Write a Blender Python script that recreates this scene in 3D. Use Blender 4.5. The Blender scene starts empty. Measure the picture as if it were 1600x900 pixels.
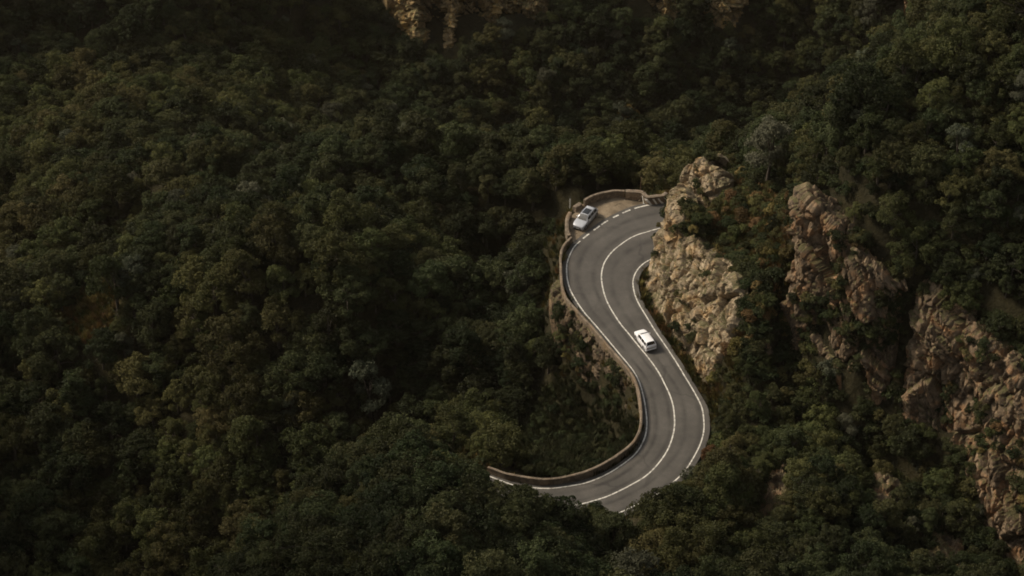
import bpy, bmesh, math, random
import numpy as np
from mathutils import Vector, Matrix, noise as mnoise

random.seed(7)
rng = np.random.default_rng(11)
scene = bpy.context.scene
COL = scene.collection
R = math.radians

# ------------------------------------------------------------------ camera frame
F = 75.0 / 36.0 * 1600.0
PITCH = R(35.0)
CAM = np.array([0.0, 0.0, 119.0])
FWD = np.array([0.0, math.cos(PITCH), -math.sin(PITCH)])
UPV = np.array([0.0, math.sin(PITCH), math.cos(PITCH)])
RGT = np.array([1.0, 0.0, 0.0])

def ray(u, v):
    return FWD + RGT * ((u - 800.0) / F) + UPV * ((450.0 - v) / F)

def at_z(u, v, z):                       # sight point at a height
    d = ray(u, v)
    return CAM + d * ((z - CAM[2]) / d[2])

def at_y(u, v, y):
    d = ray(u, v)
    return CAM + d * (y / d[1])

RS, RY0 = 0.06, 186.0                    # the road climbs gently away
def road_z(y):
    return RS * (y - RY0)

def on_road(u, v, dz=0.0):
    d = ray(u, v)
    t = (dz - RS * RY0 - CAM[2]) / (d[2] - RS * d[1])
    return CAM + d * t

def project(P):
    q = np.asarray(P, float) - CAM
    t = q @ FWD
    return 800 + F * (q @ RGT) / t, 450 - F * (q @ UPV) / t, t

HAZE = 0.00003
WORLD = 1.3                               # the layout above is laid out at 1/1.3 of real size; everything is scaled to metres at the end

# ------------------------------------------------------------------ scene helpers
def tag(o, label=None, cat=None, group=None, kind=None):
    if label: o['label'] = label
    if cat: o['category'] = cat
    if group: o['group'] = group
    if kind: o['kind'] = kind
    return o

def empty(name, loc=(0, 0, 0)):
    o = bpy.data.objects.new(name, None)
    o.empty_display_size = 0.3
    o.location = loc
    COL.objects.link(o)
    return o

def link(name, me, mat=None, parent=None, linked=True):
    o = bpy.data.objects.new(name, me)
    if mat is not None:
        me.materials.append(mat)
    if linked: COL.objects.link(o)
    if parent is not None:
        o.parent = parent
    return o

def mesh_from(name, verts, faces, smooth=False):
    me = bpy.data.meshes.new(name)
    verts = np.asarray(verts, np.float32)
    if isinstance(faces, np.ndarray):
        n, k = faces.shape
        me.vertices.add(len(verts)); me.vertices.foreach_set('co', verts.ravel())
        me.loops.add(n * k); me.loops.foreach_set('vertex_index', faces.astype(np.int32).ravel())
        me.polygons.add(n)
        me.polygons.foreach_set('loop_start', np.arange(0, n * k, k, dtype=np.int32))
        me.polygons.foreach_set('loop_total', np.full(n, k, np.int32))
        me.update(calc_edges=True)
    else:
        me.from_pydata([tuple(map(float, v)) for v in verts], [], faces)
        me.update()
    me.polygons.foreach_set('use_smooth', np.full(len(me.polygons), bool(smooth)))
    return me

def sharp(me, deg=35):
    me.polygons.foreach_set('use_smooth', np.ones(len(me.polygons), bool))
    me.set_sharp_from_angle(angle=R(deg))

def grid_faces(n, m, wrap=False):
    i = np.arange(n - 1)[:, None]; j = np.arange(m - 1 if not wrap else m)[None, :]
    j2 = (j + 1) % m
    a = i * m + j; b = i * m + j2; c = (i + 1) * m + j2; d = (i + 1) * m + j
    return np.stack([a, b, c, d], -1).reshape(-1, 4)

def resample(P, n=None, step=None):
    P = np.asarray(P, float)
    # Catmull-Rom through the points, then even spacing
    Q = np.vstack([2 * P[0] - P[1], P, 2 * P[-1] - P[-2]])
    out = []
    for i in range(1, len(Q) - 2):
        t = np.linspace(0, 1, 12, endpoint=False)[:, None]
        p0, p1, p2, p3 = Q[i - 1], Q[i], Q[i + 1], Q[i + 2]
        out.append(0.5 * ((2 * p1) + (-p0 + p2) * t + (2 * p0 - 5 * p1 + 4 * p2 - p3) * t ** 2 + (-p0 + 3 * p1 - 3 * p2 + p3) * t ** 3))
    out = np.vstack(out + [P[-1:]])
    d = np.r_[0, np.cumsum(np.linalg.norm(np.diff(out, axis=0), axis=1))]
    if n is None: n = max(2, int(d[-1] / step) + 1)
    s = np.linspace(0, d[-1], n)
    return np.stack([np.interp(s, d, out[:, k]) for k in range(out.shape[1])], 1)

def hash3(c, seed=0):
    c = c.astype(np.int64)
    h = (c[..., 0] * 73856093) ^ (c[..., 1] * 19349663) ^ (c[..., 2] * 83492791) ^ (seed * 2654435761)
    res = []
    for k in range(4):
        h = (h ^ (h >> 13)) * 1274126177 + 12345 + k * 7919
        h &= 0x7FFFFFFF
        h ^= (h >> 15)
        res.append((h % 100003) / 100003.0)
    return np.stack(res, -1)

def voronoi(p, scale, seed=0):
    q = p / scale
    c = np.floor(q).astype(np.int64)
    best = np.full(len(p), 9e9); sec = best.copy()
    cen = np.zeros((len(p), 3)); rnd = np.zeros((len(p), 4))
    for dx in (-1, 0, 1):
        for dy in (-1, 0, 1):
            for dz in (-1, 0, 1):
                cc = c + np.array([dx, dy, dz])
                h = hash3(cc, seed)
                s = cc + h[:, :3]
                d = ((q - s) ** 2).sum(1)
                closer = d < best
                sec = np.where(closer, best, np.minimum(sec, d))
                cen[closer] = s[closer]; rnd[closer] = h[closer][:, [1, 2, 3, 0]]
                best = np.where(closer, d, best)
    return np.sqrt(best), np.sqrt(sec), q - cen, rnd

def vnoise(p, scale, seed=0):            # smooth value noise, -1..1
    q = p / scale
    c = np.floor(q).astype(np.int64); f = q - c
    f = f * f * (3 - 2 * f)
    r = 0
    for dx in (0, 1):
        for dy in (0, 1):
            for dz in (0, 1):
                w = (f[:, 0] if dx else 1 - f[:, 0]) * (f[:, 1] if dy else 1 - f[:, 1]) * (f[:, 2] if dz else 1 - f[:, 2])
                r = r + w * hash3(c + np.array([dx, dy, dz]), seed)[:, 0]
    return r * 2 - 1

# ------------------------------------------------------------------ materials
class NT:
    def __init__(s, name):
        s.m = bpy.data.materials.new(name); s.m.use_nodes = True
        s.t = s.m.node_tree; s.t.nodes.clear()
        s.out = s.n('ShaderNodeOutputMaterial')
    def n(s, typ, **kw):
        nd = s.t.nodes.new(typ)
        for k, v in kw.items(): setattr(nd, k, v)
        return nd
    def l(s, a, b): s.t.links.new(a, b)
    def noise(s, vec, scale, detail=4, rough=0.55, dist=0.0):
        nd = s.n('ShaderNodeTexNoise'); nd.inputs['Scale'].default_value = scale
        nd.inputs['Detail'].default_value = detail; nd.inputs['Roughness'].default_value = rough
        nd.inputs['Distortion'].default_value = dist
        s.l(vec, nd.inputs['Vector']); return nd.outputs['Fac']
    def ramp(s, fac, stops, interp='LINEAR'):
        nd = s.n('ShaderNodeValToRGB'); cr = nd.color_ramp; cr.interpolation = interp
        while len(cr.elements) < len(stops): cr.elements.new(0.5)
        for e, (p, c) in zip(cr.elements, stops):
            e.position = p; e.color = (*c, 1) if len(c) == 3 else c
        s.l(fac, nd.inputs['Fac']); return nd.outputs['Color']
    def mix(s, fac, a, b, mode='MIX'):
        nd = s.n('ShaderNodeMix', data_type='RGBA', blend_type=mode)
        for sock, val in ((nd.inputs[0], fac), (nd.inputs[6], a), (nd.inputs[7], b)):
            if isinstance(val, (int, float)): sock.default_value = val
            elif isinstance(val, tuple): sock.default_value = (*val, 1)
            else: s.l(val, sock)
        return nd.outputs[2]
    def math(s, op, a, b=0.0, clamp=False):
        nd = s.n('ShaderNodeMath', operation=op, use_clamp=clamp)
        for sock, val in ((nd.inputs[0], a), (nd.inputs[1], b)):
            if isinstance(val, (int, float)): sock.default_value = val
            else: s.l(val, sock)
        return nd.outputs[0]
    def coords(s, kind='Object'):
        return s.n('ShaderNodeTexCoord').outputs[kind]
    def bump(s, height, strength=0.5, dist=0.1):
        nd = s.n('ShaderNodeBump'); nd.inputs['Strength'].default_value = strength
        nd.inputs['Distance'].default_value = dist; s.l(height, nd.inputs['Height'])
        return nd.outputs['Normal']
    def principled(s, color, rough=0.8, spec=0.3, metal=0.0, normal=None, coat=0.0):
        b = s.n('ShaderNodeBsdfPrincipled')
        for key, val in (('Base Color', color), ('Roughness', rough), ('Specular IOR Level', spec), ('Metallic', metal), ('Coat Weight', coat)):
            if isinstance(val, tuple): b.inputs[key].default_value = (*val, 1)
            elif isinstance(val, (int, float)): b.inputs[key].default_value = val
            else: s.l(val, b.inputs[key])
        if normal is not None: s.l(normal, b.inputs['Normal'])
        s.l(b.outputs[0], s.out.inputs['Surface'])
        return b

def plain(name, col, rough=0.5, spec=0.5, metal=0.0, coat=0.0, var=0.06, scale=6.0):
    k = NT(name); v = k.coords()
    n = k.noise(v, scale, 3)
    lo = tuple(c * (1 - var) for c in col); hi = tuple(min(1, c * (1 + var)) for c in col)
    k.principled(k.ramp(n, [(0.3, lo), (0.7, hi)]), rough, spec, metal, coat=coat)
    return k.m

def leaf_mat(name, dark, mid, light, transl=0.25):
    k = NT(name)
    info = k.n('ShaderNodeObjectInfo')
    att = k.n('ShaderNodeAttribute', attribute_name='clump')
    a = k.math('MULTIPLY', info.outputs['Random'], 0.45)
    b = k.math('MULTIPLY', att.outputs['Fac'], 0.55)
    col = k.ramp(k.math('ADD', a, b), [(0.08, dark), (0.5, mid), (0.92, light)])
    hs = k.n('ShaderNodeHueSaturation')
    k.l(col, hs.inputs['Color'])
    # each tree leans a little to yellow or to blue green
    w = k.n('ShaderNodeTexWhiteNoise', noise_dimensions='1D'); k.l(info.outputs['Random'], w.inputs['W'])
    h = k.math('ADD', k.math('MULTIPLY', w.outputs['Value'], 0.07), 0.465)
    k.l(h, hs.inputs['Hue'])
    vv = k.math('ADD', k.math('MULTIPLY', info.outputs['Random'], 0.5), 0.75)
    k.l(vv, hs.inputs['Value'])
    d = k.n('ShaderNodeBsdfDiffuse'); k.l(hs.outputs[0], d.inputs['Color'])
    t = k.n('ShaderNodeBsdfTranslucent'); k.l(hs.outputs[0], t.inputs['Color'])
    g = k.n('ShaderNodeBsdfGlossy'); g.inputs['Roughness'].default_value = 0.5
    g.inputs['Color'].default_value = (0.5, 0.5, 0.5, 1)
    m1 = k.n('ShaderNodeMixShader'); m1.inputs[0].default_value = transl
    k.l(d.outputs[0], m1.inputs[1]); k.l(t.outputs[0], m1.inputs[2])
    m2 = k.n('ShaderNodeMixShader'); m2.inputs[0].default_value = 0.01
    k.l(m1.outputs[0], m2.inputs[1]); k.l(g.outputs[0], m2.inputs[2])
    k.l(m2.outputs[0], k.out.inputs['Surface'])
    return k.m

def rock_mat(name, base, pale, warm, dark, warm_amt=0.5, mossy=(0.045, 0.043, 0.018)):
    k = NT(name); v = k.coords()
    geo = k.n('ShaderNodeNewGeometry')
    att = k.n('ShaderNodeAttribute', attribute_name='facet')
    big = k.noise(v, 0.22, 5, 0.6, 0.6)
    mid = k.noise(v, 1.1, 6, 0.65, 0.4)
    fine = k.noise(v, 7.5, 7, 0.78, 0.6)
    c = k.mix(k.ramp(mid, [(0.35, (0, 0, 0)), (0.65, (1, 1, 1))]), base, pale)
    wm = k.ramp(k.noise(v, 0.5, 5, 0.6, 0.8), [(0.50, (0, 0, 0)), (0.64, (1, 1, 1))])
    c = k.mix(k.math('MULTIPLY', wm, warm_amt), c, warm)
    # block to block tone
    c = k.mix(k.math('MULTIPLY', att.outputs['Fac'], 0.55), c, k.mix(1.0, c, (0.42, 0.40, 0.38), 'MULTIPLY'))
    st = k.ramp(k.noise(v, 0.9, 6, 0.7, 1.2), [(0.52, (0, 0, 0)), (0.62, (1, 1, 1))])
    c = k.mix(k.math('MULTIPLY', st, 0.75), c, dark)
    c = k.mix(0.55, c, k.ramp(fine, [(0.32, (0.25, 0.23, 0.2)), (0.68, (1.3, 1.27, 1.2))]), 'MULTIPLY')
    # grass and moss on ledges
    sx = k.n('ShaderNodeSeparateXYZ'); k.l(geo.outputs['Normal'], sx.inputs[0])
    lz = k.math('ADD', sx.outputs['Z'], k.math('MULTIPLY', k.math('SUBTRACT', big, 0.5), 0.9))
    ml = k.ramp(lz, [(0.72, (0, 0, 0)), (0.86, (1, 1, 1))])
    c = k.mix(k.math('MULTIPLY', ml, 0.75), c, k.mix(fine, mossy, tuple(x * 2.4 for x in mossy)))
    h = k.math('ADD', k.math('MULTIPLY', fine, 0.6), mid)
    k.principled(c, 0.9, 0.15, normal=k.bump(h, 0.9, 0.22))
    return k.m

M = {}
M['leaf_dark'] = leaf_mat('leaf_dark', (0.016, 0.021, 0.009), (0.030, 0.036, 0.015), (0.057, 0.061, 0.025))
M['leaf_olive'] = leaf_mat('leaf_olive', (0.027, 0.031, 0.011), (0.049, 0.052, 0.019), (0.088, 0.085, 0.030))
M['leaf_pale'] = leaf_mat('leaf_pale', (0.042, 0.047, 0.029), (0.066, 0.070, 0.044), (0.095, 0.096, 0.063))
M['leaf_rust'] = leaf_mat('leaf_rust', (0.065, 0.042, 0.018), (0.12, 0.070, 0.028), (0.19, 0.11, 0.042))
M['grass_dry'] = leaf_mat('grass_dry', (0.060, 0.045, 0.018), (0.11, 0.080, 0.030), (0.17, 0.125, 0.05), 0.2)
M['grass_dark'] = leaf_mat('grass_dark', (0.020, 0.024, 0.011), (0.034, 0.038, 0.018), (0.055, 0.055, 0.028), 0.2)
M['rock_crag'] = rock_mat('rock_crag', (0.27, 0.215, 0.15), (0.50, 0.41, 0.285), (0.55, 0.34, 0.14), (0.035, 0.032, 0.026), 0.55)
M['rock_red'] = rock_mat('rock_red', (0.115, 0.086, 0.060), (0.32, 0.24, 0.16), (0.42, 0.225, 0.105), (0.03, 0.026, 0.022), 0.6)
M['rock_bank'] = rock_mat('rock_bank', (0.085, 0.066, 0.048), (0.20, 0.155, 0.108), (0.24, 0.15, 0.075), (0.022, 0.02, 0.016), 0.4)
M['rock_far'] = rock_mat('rock_far', (0.32, 0.235, 0.125), (0.54, 0.40, 0.21), (0.58, 0.37, 0.12), (0.05, 0.042, 0.03), 0.7)

k = NT('bark'); v = k.coords()
k.principled(k.ramp(k.noise(v, 7, 5), [(0.3, (0.03, 0.024, 0.018)), (0.7, (0.09, 0.075, 0.06))]), 0.9, 0.2)
M['bark'] = k.m

k = NT('forest_soil'); v = k.coords()
c = k.ramp(k.noise(v, 0.35, 6, 0.65), [(0.35, (0.018, 0.017, 0.009)), (0.6, (0.034, 0.030, 0.015)), (0.8, (0.065, 0.052, 0.028))])
c = k.mix(0.6, c, k.ramp(k.noise(v, 3.5, 6, 0.7), [(0.3, (0.4, 0.4, 0.4)), (0.7, (1.3, 1.25, 1.2))]), 'MULTIPLY')
k.principled(c, 0.95, 0.1, normal=k.bump(k.noise(v, 2.2, 6, 0.7), 1.0, 0.4))
M['soil'] = k.m

k = NT('asphalt'); v = k.coords(); uv = k.n('ShaderNodeUVMap', uv_map='along').outputs[0]
sx = k.n('ShaderNodeSeparateXYZ'); k.l(uv, sx.inputs[0])
c = k.ramp(k.noise(v, 0.28, 5, 0.6), [(0.3, (0.060, 0.056, 0.051)), (0.7, (0.092, 0.086, 0.078))])
pt = k.ramp(k.noise(v, 0.09, 2, 0.5, 0.3), [(0.5, (0,) * 3), (0.53, (1,) * 3)])
c = k.mix(k.math('MULTIPLY', pt, 0.35), c, (0.052, 0.048, 0.044))
c = k.mix(0.4, c, k.ramp(k.noise(v, 1.3, 6, 0.7), [(0.3, (0.7,) * 3), (0.7, (1.3, 1.27, 1.2))]), 'MULTIPLY')
c = k.mix(0.45, c, k.ramp(k.noise(v, 16, 3, 0.8), [(0.25, (0.45, 0.45, 0.45)), (0.75, (1.5, 1.48, 1.42))]), 'MULTIPLY')
# tyre polished and rubbered tracks along the lanes
wob = k.math('MULTIPLY', k.math('SUBTRACT', k.noise(v, 0.12, 2), 0.5), 0.10)
ac = k.math('ADD', sx.outputs['X'], wob)
tr = k.ramp(ac, [(0.0, (0, 0, 0)), (0.14, (0, 0, 0)), (0.21, (1, 1, 1)), (0.26, (0.1,) * 3), (0.36, (0.2,) * 3), (0.41, (0.9,) * 3), (0.47, (0,) * 3), (0.57, (0.1,) * 3), (0.64, (0.8,) * 3), (0.69, (0.1,) * 3), (0.80, (0.15,) * 3), (0.86, (0.8,) * 3), (0.93, (0,) * 3), (1, (0,) * 3)])
tr = k.math('MULTIPLY', tr, k.ramp(k.noise(v, 0.5, 4), [(0.35, (0.25,) * 3), (0.7, (1,) * 3)]))
c = k.mix(k.math('MULTIPLY', tr, 0.85), c, (0.018, 0.017, 0.016))
# crack sealing and mended seams
cr = k.n('ShaderNodeTexVoronoi', feature='DISTANCE_TO_EDGE'); cr.inputs['Scale'].default_value = 0.11
mp = k.n('ShaderNodeVectorMath', operation='ADD'); k.l(v, mp.inputs[0])
nz = k.n('ShaderNodeTexNoise'); nz.inputs['Scale'].default_value = 0.5; k.l(v, nz.inputs['Vector'])
sc = k.n('ShaderNodeVectorMath', operation='SCALE'); sc.inputs['Scale'].default_value = 2.4
k.l(nz.outputs['Color'], sc.inputs[0]); k.l(sc.outputs[0], mp.inputs[1]); k.l(mp.outputs[0], cr.inputs['Vector'])
ce = k.ramp(cr.outputs['Distance'], [(0.0, (1, 1, 1)), (0.008, (1, 1, 1)), (0.014, (0, 0, 0))])
c = k.mix(k.math('MULTIPLY', ce, k.math('MULTIPLY', k.ramp(k.noise(v, 0.15, 3), [(0.5, (0,) * 3), (0.6, (1,) * 3)]), 0.4)), c, (0.022, 0.02, 0.019))
k.principled(c, 0.82, 0.3, normal=k.bump(k.noise(v, 22, 3), 0.35, 0.02))
M['asphalt'] = k.m

k = NT('road_paint'); v = k.coords()
w = k.ramp(k.noise(v, 3.5, 6, 0.75), [(0.38, (0.20, 0.185, 0.165)), (0.54, (0.62, 0.60, 0.54))])
k.principled(w, 0.6, 0.3)
M['paint'] = k.m

k = NT('dirt'); v = k.coords()
c = k.ramp(k.noise(v, 0.45, 6, 0.65, 0.5), [(0.30, (0.085, 0.068, 0.048)), (0.5, (0.17, 0.135, 0.095)), (0.72, (0.28, 0.225, 0.16))])
c = k.mix(0.5, c, k.ramp(k.noise(v, 5, 6, 0.8), [(0.3, (0.5, 0.5, 0.48)), (0.7, (1.3, 1.28, 1.22))]), 'MULTIPLY')
st = k.ramp(k.noise(v, 0.8, 4, 0.6, 1.0), [(0.60, (0, 0, 0)), (0.68, (1, 1, 1))])
c = k.mix(k.math('MULTIPLY', st, 0.7), c, (0.04, 0.036, 0.022))
k.principled(c, 0.95, 0.1, normal=k.bump(k.noise(v, 6, 5), 0.8, 0.06))
M['dirt'] = k.m

def masonry(name, a, b, warm, capped=False):
    k = NT(name); v = k.coords()
    vo = k.n('ShaderNodeTexVoronoi', feature='DISTANCE_TO_EDGE'); vo.inputs['Scale'].default_value = 2.6
    k.l(v, vo.inputs['Vector'])
    vc = k.n('ShaderNodeTexVoronoi'); vc.inputs['Scale'].default_value = 2.6; k.l(v, vc.inputs['Vector'])
    c = k.mix(k.noise(v, 1.2, 5), a, b)
    bw = k.n('ShaderNodeRGBToBW'); k.l(vc.outputs['Color'], bw.inputs[0])
    c = k.mix(0.7, c, k.ramp(bw.outputs[0], [(0.2, (0.55,) * 3), (0.8, (1.2,) * 3)]), 'MULTIPLY')
    c = k.mix(k.math('MULTIPLY', k.ramp(k.noise(v, 0.7, 4), [(0.5, (0, 0, 0)), (0.65, (1, 1, 1))]), 0.6), c, warm)
    j = k.ramp(vo.outputs['Distance'], [(0.0, (1, 1, 1)), (0.05, (0, 0, 0))])
    c = k.mix(k.math('MULTIPLY', j, 0.55), c, (0.06, 0.05, 0.04))
    c = k.mix(0.5, c, k.ramp(k.noise(v, 9, 5), [(0.3, (0.5,) * 3), (0.7, (1.2,) * 3)]), 'MULTIPLY')
    k.principled(c, 0.9, 0.15, normal=k.bump(k.math('ADD', vo.outputs['Distance'], k.math('MULTIPLY', k.noise(v, 8, 4), 0.3)), 0.7, 0.08))
    return k.m
M['stone'] = masonry('parapet_stone', (0.14, 0.11, 0.08), (0.23, 0.18, 0.13), (0.24, 0.165, 0.09))
M['coping'] = masonry('coping_stone', (0.135, 0.108, 0.08), (0.235, 0.188, 0.138), (0.19, 0.13, 0.078))
M['rail'] = masonry('weathered_concrete', (0.22, 0.165, 0.11), (0.36, 0.27, 0.175), (0.30, 0.17, 0.09))
M['white_car'] = plain('white_car_paint', (0.74, 0.74, 0.75), 0.3, 0.5, coat=0.5, var=0.02)
M['silver_car'] = plain('silver_car_paint', (0.43, 0.44, 0.46), 0.32, 0.5, 0.35, coat=0.5, var=0.02)
M['glass'] = plain('tinted_car_glass', (0.012, 0.014, 0.016), 0.06, 0.6, var=0.1)
M['screen'] = plain('windscreen_painted_sky', (0.13, 0.128, 0.12), 0.08, 0.6, var=0.2)  # sky reflection put into the glass as a lighter grey base colour
M['trim'] = plain('black_plastic_trim', (0.018, 0.018, 0.019), 0.55, 0.4)
M['tyre'] = plain('tyre_rubber', (0.016, 0.016, 0.016), 0.85, 0.3)
M['alloy'] = plain('alloy_rim', (0.45, 0.45, 0.47), 0.35, 0.5, 0.8)
M['lamp_glass'] = plain('headlamp_glass', (0.55, 0.56, 0.58), 0.1, 0.6)
M['tail_red'] = plain('tail_lamp_red', (0.22, 0.012, 0.010), 0.25, 0.5)
M['plate'] = plain('number_plate_white', (0.7, 0.7, 0.66), 0.4)
M['chrome'] = plain('chrome_trim', (0.7, 0.7, 0.72), 0.2, 0.5, 0.9)
M['white_post'] = plain('white_post_paint', (0.6, 0.58, 0.53), 0.6)
M['brown_pole'] = plain('weathered_brown_pole', (0.16, 0.10, 0.06), 0.8)

# ------------------------------------------------------------------ the road, traced lines laid on its sloping plane
L_PX = [(1075, 308), (1050, 313), (1028, 318), (1005, 323), (986, 328.3), (968, 336), (950, 345.3), (937, 354), (920, 366.4), (906, 378), (897, 387), (890, 400), (885.7, 414.7), (885.7, 431.8), (889.3, 448.9), (896.7, 464.8),
        (911.3, 486.8), (933.3, 512.4), (952.9, 535.6), (970, 556.4), (987, 577), (998, 596), (1004.8, 618), (1009, 641.5), (1010.6, 664), (1007, 685.5), (994.7, 707.6), (975, 724.7),
        (948, 742), (916.5, 755), (884.7, 761), (858, 764), (833, 763), (804, 759), (782, 751.6), (755, 741), (725, 726), (690, 705), (660, 684)]
M_PX = [(1085, 352), (1045, 355), (1025, 359), (1009.3, 363.7), (998.7, 366.7), (984, 373.3), (969.3, 383.3), (958.7, 392), (950, 402), (943, 414.7), (939.7, 431.8), (941.9, 451.3), (948, 470.9), (957.8, 489.2), (970, 507.5), (982.2, 522.2),
        (996.9, 540.5), (1014, 561.3), (1028.6, 582), (1039, 602), (1046.5, 618), (1052, 636.7), (1054, 661), (1051.4, 680.7), (1043.6, 702.7), (1029, 724.7), (1009.4, 744.2),
        (985, 759), (955.6, 773.6), (937.2, 780.4), (905, 789), (870, 793), (835, 793), (800, 788), (765, 778), (725, 762), (690, 742), (650, 714)]
R_PX = [(1095, 398), (1060, 398), (1035, 401), (1015, 407), (1001.7, 415.9), (993.2, 426.9), (989, 440.3), (990.7, 456.2), (996.9, 473.3), (1009.1, 494), (1022.5, 516), (1038.4, 539.3), (1055.5, 565), (1070, 589), (1085, 614),
        (1096, 636), (1099.5, 656), (1099.3, 675.8), (1094, 695), (1084, 715), (1071.7, 734.4), (1058, 749), (1031.4, 770), (994.7, 789.5), (960, 805), (920, 816), (875, 822), (835, 824), (795, 820), (760, 810), (725, 796), (685, 775), (640, 744)]
Lw = resample([on_road(*p) for p in L_PX], step=0.25)
Mw = resample([on_road(*p) for p in M_PX], step=0.25)
Rw = resample([on_road(*p) for p in R_PX], step=0.25)

def nearest_i(P, q):
    return int(np.argmin(((P - q) ** 2).sum(1)))

pairs = [((1075, 308), (1095, 398)), ((958, 341), (1015, 407)), ((886, 425), (989, 440)), ((952.9, 535.6), (1044, 548)), ((998, 596), (1085, 614)), ((1010.6, 664), (1099.5, 660)),
         ((975, 724.7), (1071.7, 734.4)), ((858, 764), (875, 822)), ((660, 684), (640, 744))]
rowsL, rowsR = [], []
for (a0, b0), (a1, b1) in zip(pairs[:-1], pairs[1:]):
    i0, i1 = nearest_i(Lw, on_road(*a0)), nearest_i(Lw, on_road(*a1))
    j0, j1 = nearest_i(Rw, on_road(*b0)), nearest_i(Rw, on_road(*b1))
    n = max(i1 - i0, j1 - j0, 4)
    t = np.linspace(0, 1, n, endpoint=(b1 == pairs[-1][1]))
    for tt in t:
        fi, fj = i0 + (i1 - i0) * tt, j0 + (j1 - j0) * tt
        lerp = lambda P, f: P[int(f)] * (1 - f % 1) + P[min(int(f) + 1, len(P) - 1)] * (f % 1)
        rowsL.append(lerp(Lw, fi)); rowsR.append(lerp(Rw, fj))
rowsL, rowsR = np.array(rowsL), np.array(rowsR)
wv = rowsR - rowsL; wl = np.linalg.norm(wv, axis=1, keepdims=True); wu = wv / wl
edgeL, edgeR = rowsL - wu * 0.45, rowsR + wu * 0.55
NA = 12
fr = np.linspace(0, 1, NA)
V = (edgeL[:, None, :] * (1 - fr)[None, :, None] + edgeR[:, None, :] * fr[None, :, None])
ROAD_LIFT = 0.06
Vr = V.reshape(-1, 3).copy(); Vr[:, 2] += ROAD_LIFT
me = mesh_from('road', Vr, grid_faces(len(edgeL), NA)[:, ::-1], True)
uvl = me.uv_layers.new(name='along')
li = np.empty(len(me.loops), np.int32); me.loops.foreach_get('vertex_index', li)
al = np.r_[0, np.cumsum(np.linalg.norm(np.diff(rowsL, axis=0), axis=1))]
uvs = np.stack([np.tile(fr, len(edgeL)), np.repeat(al, NA)], 1)[li]
uvl.data.foreach_set('uv', uvs.astype(np.float32).ravel())
road = tag(link('road', me, M['asphalt']), 'grey asphalt road winding in an S between stone parapet and rock outcrop', 'road', kind='structure')
print('road widths', wl.min(), wl.max(), [float(round(x, 1)) for x in wl[::60, 0]])

def stripe(P, width, lift=0.012):
    P = np.asarray(P); d = np.gradient(P, axis=0); d[:, 2] = 0
    d /= np.linalg.norm(d, axis=1, keepdims=True)
    nrm = np.stack([-d[:, 1], d[:, 0], 0 * d[:, 0]], 1)
    a, b = P + nrm * width / 2, P - nrm * width / 2
    V = np.stack([a, b], 1).reshape(-1, 3)
    V[:, 2] = road_z(V[:, 1]) + ROAD_LIFT + lift
    f = grid_faces(len(P), 2)
    return V, f
def line(name, P, width):
    V, f = stripe(P, width)
    me = mesh_from(name, V, f)
    if me.polygons[0].normal.z < 0: me.flip_normals()
    return link(name, me, M['paint'], road)
i0 = nearest_i(Lw, on_road(906, 378))
line('edge_line', Lw[i0:], 0.12)
line('edge_line', Rw, 0.115)
line('centre_line', Mw, 0.12)
dash = [((1028, 318), (1005.3, 323)), ((1004, 323.3), (991.3, 326.7)), ((986, 328.3), (971.3, 334.4)), ((968, 336), (958, 341.3)), ((950, 345.3), (940.7, 352)), ((937, 354), (926.7, 360.7)), ((920, 366.4), (911.3, 372.7)), ((1060, 311), (1036, 316))]
vs, fs, off = [], [], 0
for a, b in dash:
    ia, ib = sorted((nearest_i(Lw, on_road(*a)), nearest_i(Lw, on_road(*b))))
    V, f = stripe(Lw[ia:ib + 1], 0.17); vs.append(V); fs.append(f + off); off += len(V)
me = mesh_from('dashed_edge_line', np.vstack(vs), np.vstack(fs))
if me.polygons[0].normal.z < 0: me.flip_normals()
link('dashed_edge_line', me, M['paint'], road)

# ------------------------------------------------------------------ terrain
ctrl = []
def C(u, v, z): p = at_z(u, v, z); ctrl.append(p)
def W(x, y, z): ctrl.append(np.array([x, y, z], float))
TH = 5.0
for (u, v, zc) in [  # canopy heights over the left forest
    (-100, 1000, -32), (200, 1000, -30), (400, 1000, -26), (0, 900, -27), (400, 900, -21), (620, 900, -13), (780, 900, -2), (900, 900, 4), (1050, 900, 7), (1200, 900, 7),
    (0, 740, -22), (250, 740, -19), (450, 740, -15), (-100, 600, -20),
    (0, 600, -18), (250, 600, -13), (450, 600, -9.5), (640, 610, -10), (0, 530, -14), (180, 530, -10), (400, 490, -3), (560, 490, -2.5), (700, 510, -5.5),
    (0, 455, -25), (180, 455, -25), (350, 440, -22), (560, 430, -18), (760, 470, -18), (830, 480, -17),
    (-50, 380, -24), (150, 380, -20), (330, 360, -13), (560, 360, -10), (760, 380, -10), (850, 390, -8),
    (-50, 300, -28), (150, 290, -23), (330, 280, -14), (560, 300, -9), (760, 305, -7), (870, 290, -4), (480, 255, -12), (640, 250, -8.5), (780, 250, -6.5), (900, 250, -4), (980, 260, -3.5),
    (-50, 200, -34), (150, 190, -32), (300, 190, -27), (-50, 90, -36), (150, 90, -34), (300, 80, -34), (0, -40, -26), (250, -40, -26),
    (500, 120, -46), (500, -40, -32)]:
    C(u, v, zc - TH)
for x in (-30, -8, 12, 32, 50):            # the far side of the valley
    lf = 18 if x < -20 else 7 if x < 0 else 0
    W(x, 236, -34 - 6 * (x > 0)); W(x, 258, -62 + lf); W(x, 285, -66 + lf); W(x, 300, -60 + lf * 0.6); W(x, 316, -46); W(x, 332, -30); W(x, 350, -14)
for x in (66, 85): W(x, 285, -52); W(x, 316, -32); W(x, 340, -12)
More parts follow.
